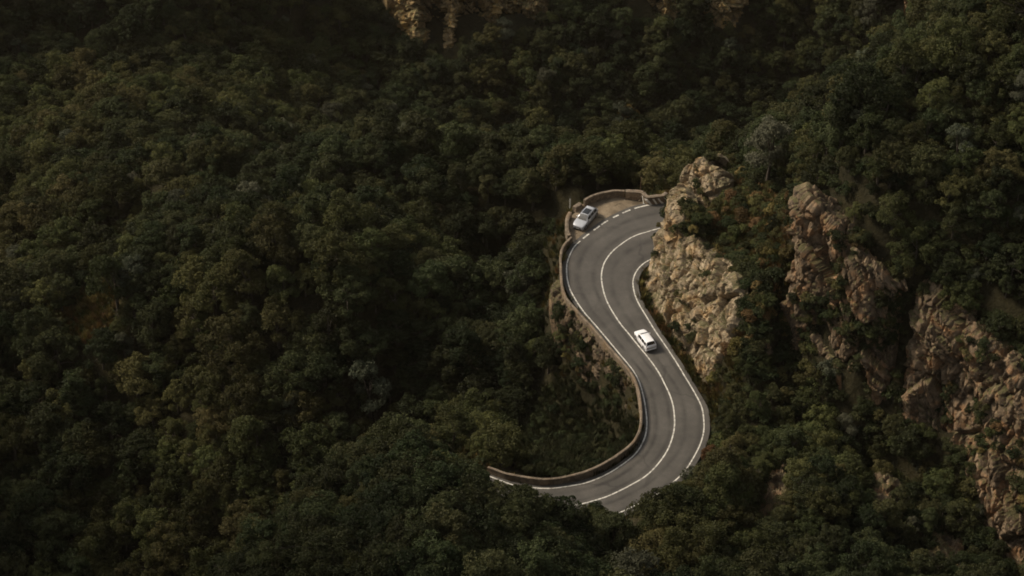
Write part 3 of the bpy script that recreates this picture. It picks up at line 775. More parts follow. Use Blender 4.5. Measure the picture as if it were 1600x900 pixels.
# ------------------------------------------------------------------ cars
def car(name, label, px_c, px_dir, paint, Lc, Wc, Hc, estate):
    c = on_road(*px_c); c2 = on_road(px_c[0] + px_dir[0], px_c[1] + px_dir[1])
    CS = (0.98 if estate else 0.92) / WORLD
    h = c2 - c; h[2] = 0; h /= np.linalg.norm(h)
    root = empty(name, (c[0], c[1], road_z(c[1]) + (ROAD_LIFT if not estate else 0.03)))
    tag(root, label, 'car')
    up = Vector((0, -RS, 1)).normalized(); xf = Vector(h); xf = (xf - up * xf.dot(up)).normalized(); yl = up.cross(xf)
    root.rotation_euler = Matrix((xf, yl, up)).transposed().to_euler()
    root.scale = (CS,) * 3
    W2 = Wc / 2; hl = Lc / 2
    wr = 0.32; ax_f, ax_r = hl - 0.82, -hl + 0.72
    belt = 0.93 if not estate else 0.92
    cowl = hl - (1.05 if not estate else 1.28)          # foot of the windscreen
    tail = -hl + (0.10 if not estate else 0.16)
    # lower body
    xs = np.linspace(-hl, hl, 85); rows = []
    for x in xs:
        e = min(x + hl, hl - x)
        rnd = 1 - 0.26 * max(0, 1 - (hl - x) / 0.75) ** 2 - 0.16 * max(0, 1 - (x + hl) / 0.5) ** 2
        w = W2 * rnd
        if x > cowl: top = belt + 0.02 - 0.24 * ((x - cowl) / (hl - cowl)) ** 1.7
        else: top = belt + 0.02 * min(1, (cowl - x) / 2)
        endf = max(0, 1 - (hl - x) / 0.16); endr = max(0, 1 - (x + hl) / 0.1)
        top -= 0.12 * endf ** 2 + 0.06 * endr ** 2
        sill = 0.2 + 0.06 * max(endf, endr)
        zb = sill
        for ax in (ax_f, ax_r):
            q = (wr + 0.06) ** 2 - (x - ax) ** 2
            if q > 0: zb = max(zb, wr + math.sqrt(q))
        zm = max(0.55, zb + 0.03)
        ring = [(0, sill), (w * 0.72, sill), (w * 0.78, min(zb, top - .1)), (w * 0.97, zb), (w * 1.0, zm), (w * 1.0, max(zm + .01, 0.70)), (w * 0.965, max(zm + .02, top - 0.07)), (w * 0.91, top - 0.012), (w * 0.80, top + 0.008), (w * 0.4, top + 0.03), (0, top + 0.035)]
        rows.append(ring + [(-y, z) for y, z in ring[-2:0:-1]])
    k_ = len(rows[0])
    V = np.array([(x, y, z) for x, r_ in zip(xs, rows) for y, z in r_])
    f = [list(q) for q in grid_faces(len(xs), k_, True)] + [list(range(k_)), list(range((len(xs) - 1) * k_, len(xs) * k_))[::-1]]
    def build(nm, V, f, m, parent=root, ang=38):
        me = mesh_from(nm, V, f)
        bm = bmesh.new(); bm.from_mesh(me); bmesh.ops.recalc_face_normals(bm, faces=bm.faces); bm.to_mesh(me); bm.free()
        sharp(me, ang); return link(nm, me, m, parent)
    body = build('body', V, f, paint)
    # cabin: pillars and roof
    rf, rr = (cowl - 0.78, tail + 0.42) if not estate else (cowl - 0.74, tail + 0.62)
    z0, z1 = belt - 0.02, Hc
    wb, wt = W2 * 0.90, W2 * 0.70
    def cab(x): # height and half widths
        if x > rf: t = (cowl - x) / (cowl - rf)
        elif x < rr: t = (x - tail) / (rr - tail)
        else: t = 1
        return max(0.0, min(1, t))
    cx = np.r_[np.linspace(tail, rr, 7), np.linspace(rr, rf, 16)[1:], np.linspace(rf, cowl, 9)[1:]]
    rows = []
    for x in cx:
        t = cab(x); ts = math.sin(t * math.pi / 2) ** 0.92
        zt = z0 + 0.02 + (z1 - 0.05 - z0) * ts
        wtp = wb + (wt - wb) * ts
        cr = 0.05 * ts
        ring = [(wb, z0), (wb + (wtp - wb) * 0.5 + 0.015, z0 + (zt - z0) * 0.5), (wtp + 0.01, zt - 0.05 * ts), (wtp - 0.05, zt), (wtp * 0.5, zt + cr * 0.8), (0, zt + cr)]
        rows.append(ring + [(-y, z) for y, z in ring[-2::-1]])
    k2 = len(rows[0])
    V = np.array([(x, y, z) for x, r_ in zip(cx, rows) for y, z in r_])
    f = [list(q) for q in grid_faces(len(cx), k2)] + [list(range(k2)), list(range((len(cx) - 1) * k2, len(cx) * k2))[::-1]]
    build('roof', V, f, paint)
    def surf(x, fy):   # point on cabin roof/screen at x, fraction of half width
        t = cab(x); ts = math.sin(t * math.pi / 2) ** 0.92
        zt = z0 + 0.02 + (z1 - 0.05 - z0) * ts; wtp = wb + (wt - wb) * ts
        return np.array([x, fy * wtp, zt + 0.05 * ts * (1 - abs(fy) ** 2) * 0.95])
    def panel(nm, x0, x1, f0, m, lift, nx=8, ny=9, taper=1.0):
        V = []
        for i, x in enumerate(np.linspace(x0, x1, nx)):
            for fy in np.linspace(-f0, f0, ny):
                a = surf(x, fy); b = surf(x + 0.01, fy); c_ = surf(x, fy + 0.01)
                nr = np.cross(b - a, c_ - a); nr /= np.linalg.norm(nr); nr *= 1 if nr[2] > 0 else -1
                V.append(a + nr * lift)
        return build(nm, np.array(V), [list(q) for q in grid_faces(nx, ny)], m)
    panel('windscreen', rf + 0.06, cowl - 0.03, 0.86, M['screen'] if estate else M['glass'], 0.016)
    panel('rear_window', tail + 0.06 + (0.0 if estate else 0.0), rr - 0.06, 0.82, M['glass'], 0.016)
    if estate: panel('sunroof', rr + 0.5, rf - 0.12, 0.76, M['glass'], 0.012, 10)
    # side windows
    def side(x, fz, sg):
        t = cab(x); ts = math.sin(t * math.pi / 2) ** 0.92
        zt = z0 + 0.02 + (z1 - 0.05 - z0) * ts; wtp = wb + (wt - wb) * ts
        zz = z0 + (zt - 0.05 * ts - z0) * fz
        yy = wb + (wtp - wb) * fz + 0.015 * math.sin(fz * math.pi)
        return (x, sg * (yy + 0.012), zz)
    spans = [(cowl - 0.30, cowl - 1.18), (cowl - 1.25, cowl - 2.02), (cowl - 2.09, tail + 0.30)] if estate else [(cowl - 0.34, cowl - 1.25), (cowl - 1.32, cowl - 2.02), (cowl - 2.09, tail + 0.22)]
    for sg in (-1, 1):
        for (xa, xb) in spans:
            if xa <= xb + 0.1: continue
            V = [side(x, fz, sg) for x in np.linspace(xa, xb, 8) for fz in np.linspace(0.08, 0.9, 5)]
            build('side_window', np.array(V), [list(q) for q in grid_faces(8, 5)], M['glass'])
        # door seams and sill moulding
        V = []
        for x in np.linspace(ax_r + 0.45, ax_f - 0.42, 14):
            for z in (0.245, 0.33): V.append((x, sg * (W2 + 0.012), z))
        build('sill_moulding', np.array(V), [list(q) for q in grid_faces(14, 2)], M['trim'])
        for xd in (cowl - 0.25, cowl - 1.28):
            V = [(xd + a, sg * (W2 * (1.0 if z < .75 else .972) + 0.006), z) for z in (0.34, 0.5, 0.7, belt - 0.08) for a in (0, 0.018)]
            build('door_seam', np.array(V), [list(q) for q in grid_faces(4, 2)], M['trim'])
            hd = [(xd - 0.62 + a, sg * (W2 + b), z) for a in (0, 0.17) for b, z in ((-0.01, 0.74), (0.028, 0.745), (0.028, 0.775), (-0.01, 0.78))]
            build('door_handle', np.array(hd), [list(q) for q in grid_faces(2, 4, True)] + [[0, 1, 2, 3], [7, 6, 5, 4]], paint)
        # mirror
        bm = bmesh.new(); bmesh.ops.create_uvsphere(bm, u_segments=12, v_segments=8, radius=0.1)
        for v in bm.verts: v.co = Vector((v.co.x * 0.8 + cowl - 0.42, v.co.y * 1.05 + sg * (W2 + 0.08), v.co.z * 0.75 + belt + 0.06))
        me = bpy.data.meshes.new('mirror'); bm.to_mesh(me); bm.free(); sharp(me, 60); link('mirror', me, paint, root)
    # lamps, bumpers, grille, plates
    def patch(nm, rowsP, m):
        V = np.array([q for r_ in rowsP for q in r_]); return build(nm, V, [list(q) for q in grid_faces(len(rowsP), len(rowsP[0]))], m)
    def nose(y, z, lift=0.012): # x on the nose at (y,z)
        return (hl - 0.0 - 0.20 * max(0, (abs(y) / W2 - 0.45)) ** 1.5 + lift, y, z)
    for sg in (-1, 1):
        rws = []
        for q in np.linspace(0, 1, 6):
            x = hl + 0.015 - 0.50 * q ** 1.6; y = sg * (W2 * 0.50 + W2 * 0.36 * q ** 0.6)
            zt = belt + 0.02 - 0.24 * min(1, (x - cowl) / (hl - cowl)) ** 1.7 - 0.12 * max(0, 1 - (hl - x) / 0.16) ** 2 + 0.005
            rws.append([(x, y, zt - 0.13 + 0.05 * q), (x - 0.03, y * 0.985, zt - 0.05), (x - 0.13, y * 0.94, zt + 0.024)])
        patch('headlight', rws, M['lamp_glass'])
        rws = []
        for q in np.linspace(0, 1, 6):
            x = -hl - 0.014 + 0.30 * q ** 1.8; y = sg * (W2 * 0.58 + W2 * 0.335 * q ** 0.6)
            rws.append([(x, y, 0.66), (x, y, 0.78), (x + 0.02, y, 0.90)])
        patch('tail_light', rws, M['tail_red'])
    patch('grille', [[nose(y, 0.40), nose(y, 0.50), nose(y, 0.58)] for y in np.linspace(-W2 * .5, W2 * .5, 9)], M['trim'])
    patch('front_bumper', [[nose(y, 0.215, 0.02), nose(y, 0.29, 0.03), nose(y, 0.36, 0.02)] for y in np.linspace(-W2 * .72, W2 * .72, 11)], M['trim'])
    patch('number_plate', [[nose(y, 0.375, 0.034), nose(y, 0.48, 0.034)] for y in (-0.26, 0.26)], M['plate'])
    rb = lambda y, z, l: (-hl - l + 0.14 * max(0, abs(y) / W2 - 0.5) ** 1.5, y, z)
    patch('rear_bumper', [[rb(y, 0.30, 0.02), rb(y, 0.36, 0.075), rb(y, 0.50, 0.075), rb(y, 0.54, 0.015)] for y in np.linspace(-W2 * .84, W2 * .84, 11)], paint)
    patch('bumper_trim', [[rb(y, 0.555, 0.012), rb(y, 0.63, 0.012)] for y in np.linspace(-W2 * .7, W2 * .7, 9)], M['trim'])
    patch('number_plate', [[rb(y, 0.66, 0.022), rb(y, 0.77, 0.022)] for y in (-0.26, 0.26)], M['plate'])
    if estate:
        for sg in (-1, 1):
            add_tube('roof_rail', [(rr + 0.25, sg * wt * 0.93, z1 - 0.02), (rr + 0.4, sg * wt * 0.93, z1 + 0.03), (rf - 0.35, sg * wt * 0.93, z1 + 0.03), (rf - 0.15, sg * wt * 0.93, z1 - 0.02)], [0.018] * 4, M['chrome'], root)
    else:
        patch('spoiler', [[(rr - 0.16, y, surf(rr - 0.03, y / wt)[2] + 0.012), (rr - 0.02, y, surf(rr, y / wt)[2] + 0.03), (rr + 0.16, y, surf(rr + .1, y / wt)[2] + 0.012)] for y in np.linspace(-wt * .85, wt * .85, 9)], paint)
        add_tube('aerial', [(rf - 0.12, 0, z1), (rf - 0.3, 0, z1 + 0.26)], [0.012, 0.006], M['trim'], root, 6)
    for ax in (ax_f, ax_r):
        for sg in (-1, 1):
            wh = bpy.data.objects.new('wheel', None); wh.empty_display_size = 0.2; COL.objects.link(wh); wh.parent = root; wh.location = (ax, sg * (W2 - 0.115), wr)
            def lathe(nm, prof, m, seg=28):
                V = [(r_ * math.cos(2 * math.pi * q / seg), sg * y, r_ * math.sin(2 * math.pi * q / seg)) for y, r_ in prof for q in range(seg)]
                build(nm, np.array(V), [list(q) for q in grid_faces(len(prof), seg, True)], m, wh)
            lathe('tyre', [(-0.09, 0.20), (-0.10, 0.29), (-0.07, wr), (0.07, wr), (0.105, 0.29), (0.10, 0.215)], M['tyre'])
            V = []; Fc = []
            for q in range(5):
                th = 2 * math.pi * q / 5
                for r_, w_ in ((0.03, 0.05), (0.2, 0.028)):
                    for s_ in (-1, 1):
                        V.append((r_ * math.cos(th) - s_ * w_ * math.sin(th), sg * 0.088, r_ * math.sin(th) + s_ * w_ * math.cos(th)))
                b_ = q * 4; Fc.append([b_, b_ + 1, b_ + 3, b_ + 2])
            n0 = len(V)
            for r_, y in ((0.19, 0.08), (0.215, 0.1), (0.215, 0.06)):
                V += [(r_ * math.cos(2 * math.pi * q / 28), sg * y, r_ * math.sin(2 * math.pi * q / 28)) for q in range(28)]
            Fc += [[int(t_) + n0 for t_ in q] for q in grid_faces(3, 28, True)]
            V += [(0.2 * math.cos(2 * math.pi * q / 28), sg * 0.03, 0.2 * math.sin(2 * math.pi * q / 28)) for q in range(28)]
            Fc.append(list(range(len(V) - 28, len(V))))
            build('rim', np.array(V), Fc, M['alloy'], wh)
    return root

car('hatchback_car', 'small white hatchback driving up the road below the rock outcrop', (1007.5, 536.5), (-15, -20.5), M['white_car'], 3.95, 1.72, 1.46, False)
car('estate_car', 'silver estate car with dark glass sunroof parked in the dirt layby', (914.5, 346.5), (-12.5, 14.5), M['silver_car'], 4.65, 1.78, 1.45, True)

# ------------------------------------------------------------------ vegetation prototypes
def leaf_cloud(centres, radii, per, size, seed, flat=0.2, outdir=None):
    g = np.random.default_rng(seed)
    V, CL = [], []
    for ci, (c, r_) in enumerate(zip(centres, radii)):
        nn_ = per
        d = g.normal(size=(nn_, 3)); d[:, 2] = d[:, 2] * 0.9 + 0.25
        if outdir is not None: d += outdir[ci] * 0.7
        d /= np.linalg.norm(d, axis=1, keepdims=True)
        rad = r_ * g.uniform(0.55, 1.05, (nn_, 1)) ** 0.7
        p = c + d * rad * np.array([1, 1, 0.8])
        nrm = d * 0.7 + g.normal(size=(nn_, 3)) * 0.55 + np.array([0, 0, 0.35]); nrm /= np.linalg.norm(nrm, axis=1, keepdims=True)
        a = np.cross(nrm, g.normal(size=(nn_, 3))); a /= np.linalg.norm(a, axis=1, keepdims=True); b = np.cross(nrm, a)
        s = size * g.uniform(0.6, 1.25, (nn_, 1))
        q = np.stack([p - a * s * 0.62, p - b * s * 0.36 + nrm * s * 0.1, p + a * s * 0.62, p + b * s * 0.36 + nrm * s * 0.1], 1)
        V.append(q.reshape(-1, 3)); CL.append(np.repeat(np.clip(g.uniform(0, 1) * 0.6 + g.uniform(0, 0.4, nn_), 0, 1), 4))
    V = np.vstack(V); F_ = np.arange(len(V)).reshape(-1, 4)
    return V, F_, np.concatenate(CL)

def leaf_mesh(name, V, F_, cl, mat):
    me = mesh_from(name, V, F_, False)
    at = me.attributes.new('clump', 'FLOAT', 'POINT'); at.data.foreach_set('value', cl.astype(np.float32))
    me.materials.append(mat)
    return me

def crown_mesh(seed, mat, rx=2.5, h=4.6, base=1.2, lobes=12, per=88, size=0.165, loose=1.0):
    g = np.random.default_rng(seed)
    cs, rs, od = [], [], []
    mid = np.array([0, 0, base + h * 0.4])
    lean = g.normal(size=2) * 0.25; el = g.uniform(0.85, 1.2)
    for i in range(lobes):
        top = i >= lobes - 4; low = i < lobes // 3
        th = g.uniform(0, 6.28) if top else 2.4 * i + g.uniform(-0.4, 0.4)
        rr_ = rx * (g.uniform(0.05, 0.42) if top else g.uniform(0.5, 0.82))
        zz = base + h * (g.uniform(0.55, 0.80) if top else g.uniform(0.08, 0.3) if low else g.uniform(0.28, 0.58))
        lc = np.array([rr_ * math.cos(th) * el + lean[0] * zz * 0.3, rr_ * math.sin(th) / el + lean[1] * zz * 0.3, zz]); lr = rx * g.uniform(0.18, 0.46)
        for q in range(max(3, int((4 + 9 * lr / rx * 2) * loose))):
            d = g.normal(size=3); d[2] = abs(d[2]) * 0.9 - 0.2; d /= np.linalg.norm(d)
            c = lc + d * lr * g.uniform(0.6, 1.15)
            cs.append(c); rs.append(g.uniform(0.25, 0.75)); o_ = c - mid; od.append(o_ / np.linalg.norm(o_))
    V, F_, cl = leaf_cloud(cs, rs, per, size, seed + 1, outdir=od)
    return leaf_mesh('crown', V, F_, cl, mat), np.array(cs)

def trunk_mesh(seed, cs, base, height_):
    g = np.random.default_rng(seed); V, F_ = [], []
    def add(pts, rad):
        v, f = tube_mesh('t', pts, rad, 7); n0 = sum(len(x) for x in V)
        V.append(v); F_.extend([[int(q) + n0 for q in ff] for ff in f])
    top = np.array([g.normal() * 0.2, g.normal() * 0.2, base + height_ * 0.45])
    add([(0, 0, -1.2), (0.02, 0, 0.2), tuple(top * np.array([.5, .5, 0.5])), tuple(top)], [0.26, 0.19, 0.14, 0.08])
    for i in g.choice(len(cs), 7, replace=False):
        s = top * g.uniform(0.5, 0.85); e = cs[i]; m = (s + e) / 2 + np.array([0, 0, 0.15])
        add([s, m, e], [0.075, 0.05, 0.02])
    me = mesh_from('trunk', np.vstack(V), F_); sharp(me, 60); me.materials.append(M['bark'])
    return me

PROT = []   # (crown, trunk, kind)
for i, (kind, mat, kw) in enumerate([
    ('dark', 'leaf_dark', {}), ('dark', 'leaf_dark', dict(rx=2.9, h=4.2, lobes=14)), ('dark', 'leaf_dark', dict(rx=2.0, h=5.8, lobes=12)), ('dark', 'leaf_dark', dict(rx=2.6, h=4.8, lobes=15)),
    ('olive', 'leaf_olive', {}), ('olive', 'leaf_olive', dict(rx=2.8, h=4.3, lobes=13)), ('olive', 'leaf_olive', dict(rx=2.1, h=5.4, lobes=11)), ('olive', 'leaf_olive', dict(rx=2.5, h=4.2, lobes=10)),
    ('pale', 'leaf_pale', dict(rx=2.0, h=5.4, lobes=11, loose=0.8)), ('rust', 'leaf_rust', dict(rx=1.9, h=4.0, lobes=10, loose=0.8))]):
    cm, cs = crown_mesh(100 + 7 * i, M[mat], **kw)
    PROT.append((cm, trunk_mesh(200 + i, cs, 1.2, kw.get('h', 4.6)), kind))
SHR = []
for i, (kind, mat) in enumerate([('dark', 'leaf_dark'), ('dark', 'leaf_dark'), ('olive', 'leaf_olive'), ('olive', 'leaf_olive'), ('pale', 'leaf_pale'), ('dry', 'grass_dry')]):
    g = np.random.default_rng(400 + i); cs, rs, od = [], [], []
    for q in range(15):
        d = g.normal(size=3); d[2] = abs(d[2]); d /= np.linalg.norm(d); c = d * np.array([0.75, 0.75, 0.65]) * g.uniform(0.5, 1) + np.array([0, 0, 0.35])
        cs.append(c); rs.append(g.uniform(0.22, 0.42)); od.append(d)
    V, F_, cl = leaf_cloud(cs, rs, 75, 0.13, 430 + i, outdir=od)
    fm = leaf_mesh('foliage', V, F_, cl, M[mat])
    v, f = tube_mesh('s', [(0, 0, -0.4), (0.02, 0.02, 0.2), (0.05, 0, 0.5)], [0.06, 0.05, 0.03], 6)
    sm = mesh_from('stem', v, f); sm.materials.append(M['bark'])
    SHR.append((fm, sm, kind))
def tuft_mesh(seed, mat, hgt=0.55, nb=46, rad=0.3):
    g = np.random.default_rng(seed); V = []
    for i in range(nb):
        a = g.uniform(0, 6.28); r_ = rad * math.sqrt(g.uniform()); p0 = np.array([r_ * math.cos(a), r_ * math.sin(a), -0.05])
        lean = np.array([math.cos(a), math.sin(a), 0]) * g.uniform(0.1, 0.55) * hgt; h = hgt * g.uniform(0.5, 1.1)
        t = np.array([-math.sin(a), math.cos(a), 0]) * 0.035
        p1 = p0 + lean * 0.4 + np.array([0, 0, h * 0.6]); p2 = p0 + lean + np.array([0, 0, h])
        V += [p0 - t, p0 + t, p1 + t, p1 - t, p1 - t, p1 + t, p2 + t * 0.25, p2 - t * 0.25]
    V = np.array(V); return leaf_mesh('tuft', V, np.arange(len(V)).reshape(-1, 4), g.uniform(0, 1, len(V)), mat)

def scatter(name, P, rotz, scl, var, protos, label, cat, tilt=None):
    me = bpy.data.meshes.new(name); me.vertices.add(len(P)); me.vertices.foreach_set('co', np.asarray(P, np.float32).ravel())
    rot = np.zeros((len(P), 3), np.float32); rot[:, 2] = rotz
    if tilt is not None: rot[:, :2] = tilt
    at = me.attributes.new('rot', 'FLOAT_VECTOR', 'POINT'); at.data.foreach_set('vector', rot.ravel())
    at = me.attributes.new('scl', 'FLOAT', 'POINT'); at.data.foreach_set('value', np.asarray(scl, np.float32))
    at = me.attributes.new('var', 'INT', 'POINT'); at.data.foreach_set('value', np.asarray(var, np.int32))
    o = link(name, me); tag(o, label, cat, kind='stuff')
    ng = bpy.data.node_groups.new(name, 'GeometryNodeTree')
    ng.interface.new_socket('Geometry', in_out='INPUT', socket_type='NodeSocketGeometry')
    ng.interface.new_socket('Geometry', in_out='OUTPUT', socket_type='NodeSocketGeometry')
    N = ng.nodes.new; gi, go = N('NodeGroupInput'), N('NodeGroupOutput')
    iop = N('GeometryNodeInstanceOnPoints'); iop.inputs['Pick Instance'].default_value = True
    join = N('GeometryNodeJoinGeometry')
    for p_ in reversed(protos):
        oi = N('GeometryNodeObjectInfo'); oi.inputs['Object'].default_value = p_; oi.inputs['As Instance'].default_value = True
        ng.links.new(oi.outputs['Geometry'], join.inputs[0])
    def attr(nm, ty):
        a = N('GeometryNodeInputNamedAttribute'); a.data_type = ty; a.inputs['Name'].default_value = nm
        return next(s_ for s_ in a.outputs if s_.enabled and s_.name == 'Attribute')
    e2r = N('FunctionNodeEulerToRotation')
    ng.links.new(gi.outputs[0], iop.inputs['Points']); ng.links.new(join.outputs[0], iop.inputs['Instance'])
    ng.links.new(attr('var', 'INT'), iop.inputs['Instance Index'])
    ng.links.new(attr('rot', 'FLOAT_VECTOR'), e2r.inputs[0]); ng.links.new(e2r.outputs[0], iop.inputs['Rotation'])
    ng.links.new(attr('scl', 'FLOAT'), iop.inputs['Scale']); ng.links.new(iop.outputs[0], go.inputs[0])
    md = o.modifiers.new('scatter', 'NODES'); md.node_group = ng
    return o

def joined(name, a, b):                   # crown and trunk in one mesh, only for the far mass
    bm = bmesh.new(); bm.from_mesh(a); n0 = len(bm.faces); bm.from_mesh(b)
    bm.faces.ensure_lookup_table()
    for f in bm.faces[n0:]: f.material_index = 1
    me = bpy.data.meshes.new(name); bm.to_mesh(me); bm.free()
    me.materials.append(a.materials[0]); me.materials.append(b.materials[0])
    return bpy.data.objects.new(name, me)
FAR = [joined('far_tree', a, b) for a, b, _ in PROT]
FARS = [joined('far_shrub', a, b) for a, b, _ in SHR]

# ------------------------------------------------------------------ where things grow
def jitter_grid(x0, x1, y0, y1, step, seed):
    g = np.random.default_rng(seed)
    xs = np.arange(x0, x1, step); ys = np.arange(y0, y1, step * 0.87)
    Xg, Yg = np.meshgrid(xs, ys); Xg = Xg + (np.arange(len(ys)) % 2)[:, None] * step / 2
    j = g.uniform(-0.38, 0.38, (2,) + Xg.shape) * step
    return (Xg + j[0]).ravel(), (Yg + j[1]).ravel()

def in_view(x, y, z, m=90):
    u, v, t = project(np.c_[x, y, z]); return (u > -m) & (u < 1600 + m) & (v > -m) & (v < 900 + m * 1.6), u, v, t

zones_in = lambda x, y, grow=0: np.any([inside(x, y, pl) for pl, _ in cliff_zones], axis=0) if cliff_zones else np.zeros(len(x), bool)
def region_mask(u, v, poly_px): return inside(u, v, np.array(poly_px, float))
BOWL = [(850, 605), (900, 585), (930, 600), (980, 640), (1000, 690), (985, 725), (900, 752), (820, 740), (780, 690)]
CRAGTOP = [(1040, 235), (1130, 235), (1180, 285), (1240, 300), (1245, 420), (1200, 520), (1160, 560), (1140, 640), (1080, 650), (990, 440), (1000, 380), (1030, 300)]
RIGHT = [(1130, 270), (1290, 280), (1310, 190), (1400, 90), (1700, 0), (2000, 0), (2000, 1100), (1250, 1000), (1180, 860), (1130, 650), (1150, 520)]

tx, ty = jitter_grid(-115, 92, 112, 338, 2.1, 21)
tx2, ty2 = jitter_grid(14, 92, 112, 200, 1.9, 23)
q_ = project(np.c_[tx2, ty2, ground_z(tx2, ty2) + 3]); k_ = region_mask(q_[0], q_[1], RIGHT)
q_ = project(np.c_[tx, ty, ground_z(tx, ty) + 3]); k1 = ~(region_mask(q_[0], q_[1], RIGHT) & (ty < 200))
tx, ty = np.r_[tx[k1], tx2[k_]], np.r_[ty[k1], ty2[k_]]
tz = ground_z(tx, ty)
ok, u, v, t = in_view(tx, ty, tz + 4, 300)
tx, ty, tz, u, v, t = (a[ok] for a in (tx, ty, tz, u, v, t))
ug, vg, _ = project(np.c_[tx, ty, tz])
dcor = corridor(tx, ty)
right = region_mask(u, v, RIGHT) & (ty < 215)
clear = np.where((vg > 620) & (ug > 1000), 1.0, np.where(vg > 700, 1.0, 1.5))
g = np.random.default_rng(5)
scl0 = (0.42 + 0.66 * g.uniform(size=len(tx)) ** 1.5) * np.where(right, 0.66, 1.0)
scl0 = np.where((dcor < 4) & ~((ug < 900) & (vg > 700)), scl0 * 0.75, scl0)
scl0 = np.where((ug > 600) & (ug < 900) & (vg > 740), np.maximum(scl0, 0.98), scl0)
VISROAD = [(872, 372), (895, 318), (930, 296), (1005, 290), (1045, 305), (1095, 330), (1060, 420), (1075, 560), (1100, 635), (1104, 660), (1098, 690), (1085, 712), (1060, 742), (1030, 768), (995, 789), (935, 782), (922, 768), (905, 757), (850, 764), (800, 756), (776, 738), (780, 726), (850, 738), (940, 715), (985, 680), (996, 640), (985, 590), (925, 520), (878, 470)]
VR = np.array(VISROAD, float)
hides = np.zeros(len(tx), bool)
for hz_, fr_ in ((3.0, 0.95), (4.6, 0.85), (5.8, 0.45)):
    for a_ in np.linspace(0, 2 * np.pi, 10, endpoint=False):
        q_ = np.c_[tx, ty, tz + hz_ * scl0]
        uu, vv, tt = project(q_); r_ = 2.4 * scl0 * fr_ / tt * F
        hides |= inside(uu + r_ * np.cos(a_), vv + r_ * np.sin(a_) * 0.8, VR)
for pl in ([(618, -20), (624, 34), (642, 44), (652, 54), (675, 52), (690, 60), (700, 74), (708, 60), (716, 40), (745, 30), (775, 26), (815, 12), (835, -20)], [(975, -20), (985, 6), (1010, 12), (1040, 8), (1060, -20)], [(1115, -20), (1122, 8), (1160, 12), (1170, -20)], [(1420, -20), (1440, 12), (1470, 30), (1500, 40), (1530, 30), (1540, -20)]):
    for hz_ in (2.0, 3.8, 5.5):
        uu, vv, _ = project(np.c_[tx, ty, tz + hz_ * scl0]); r_ = 2.0 * scl0 / t * F
        for a_ in np.linspace(0, 2 * np.pi, 8, endpoint=False): hides |= inside(uu + r_ * np.cos(a_), vv + r_ * np.sin(a_) * 0.7, np.array(pl, float)) & (ty > 220)
CLEAR = [(80, 522), (112, 478), (160, 436), (178, 462), (168, 500), (140, 530)]
hides |= region_mask(ug, vg, CLEAR) | (region_mask(u, v - 12, CLEAR))
for pl in ([(1234, 400), (1246, 310), (1268, 300), (1290, 345), (1330, 420), (1370, 480), (1395, 550), (1372, 615), (1320, 590), (1280, 560), (1245, 590), (1226, 600)], [(1428, 455), (1470, 490), (1530, 560), (1590, 650), (1604, 740), (1604, 880), (1560, 810), (1520, 740), (1470, 670), (1420, 630)]):
    for hz_ in (1.8, 3.4, 5.0):
        uu, vv, _ = project(np.c_[tx, ty, tz + hz_ * scl0]); r_ = 1.9 * scl0 / t * F
        for a_ in np.linspace(0, 2 * np.pi, 8, endpoint=False): hides |= inside(uu + r_ * np.cos(a_), vv + r_ * np.sin(a_) * 0.7, np.array(pl, float)) & (ty < 200)
keep = ~hides & (dcor > clear) & ~region_mask(ug, vg, BOWL) & ~(region_mask(ug, vg, CRAGTOP) & (ty < 190)) & ~zones_in(tx, ty)
tx, ty, tz, u, v, t, right, dcor, scl = (a[keep] for a in (tx, ty, tz, u, v, t, right, dcor, scl0))
# kinds drift over the hillside
nz_ = vnoise(np.c_[tx, ty, 0 * tx], 16, 77) + g.normal(size=len(tx)) * 0.35
var = np.where(nz_ > 0.05, g.integers(4, 8, len(tx)), g.integers(0, 4, len(tx)))
pr = g.uniform(size=len(tx)); var = np.where(pr < 0.03, 8, var); rust = [(952, 880), (985, 168), (1088, 690)]
for a_, b_ in rust: var[int(np.argmin((u - a_) ** 2 + (v - b_) ** 2))] = 9
print('trees', len(tx))
size_px = scl * 5.0 / t * F
vis = (u > -20) & (u < 1620) & (v > -20) & (v < 930)
order = np.argsort(-(size_px * vis))
big = np.zeros(len(tx), bool); big[order[:300]] = True

KIND = {'dark': 'dense dark green', 'olive': 'olive green leafy', 'pale': 'pale grey green loose', 'rust': 'rust coloured autumn'}
def zone_of(u_, v_, right_):
    if right_: return ('on the steep scrub covered mountainside right of the outcrop', 'trees on the right mountainside')
    if u_ > 1000 and v_ > 560: return ('on the uphill bank at the right of the lower bend', 'trees by the lower bend')
    if v_ > 740 and u_ > 700: return ('in front of the lower end of the road', 'trees by the lower bend')
    if u_ > 780 and v_ < 330: return ('just beyond the dirt layby', 'trees beyond the layby')
    if v_ < 330: return ('in the upper left forest behind the ridge', 'trees of the upper forest')
    if v_ < 560: return ('in the middle of the forest left of the road', 'trees of the middle forest')
    return ('in the dark forest filling the lower left', 'trees of the lower left forest')
for i in np.where(big)[0]:
    cm, tm, kind = PROT[var[i]]
    e = empty('tree', (tx[i], ty[i], tz[i]))
    e.rotation_euler.z = g.uniform(0, 6.28); e.scale = (scl[i], scl[i], scl[i] * g.uniform(0.9, 1.15))
    where, grp = zone_of(u[i], v[i], right[i])
    if kind == 'rust': where = ('at the very bottom below the lower bend' if v[i] > 780 else 'beside the outer edge line of the lower bend' if v[i] > 600 else where)
    tag(e, f'{KIND[kind]} tree {where}', 'tree', f'{kind} {grp}')
    for nm, m_ in (('crown', cm), ('trunk', tm)):
        o = bpy.data.objects.new(nm, m_); COL.objects.link(o); o.parent = e
rest = ~big
P = np.c_[tx, ty, tz][rest]
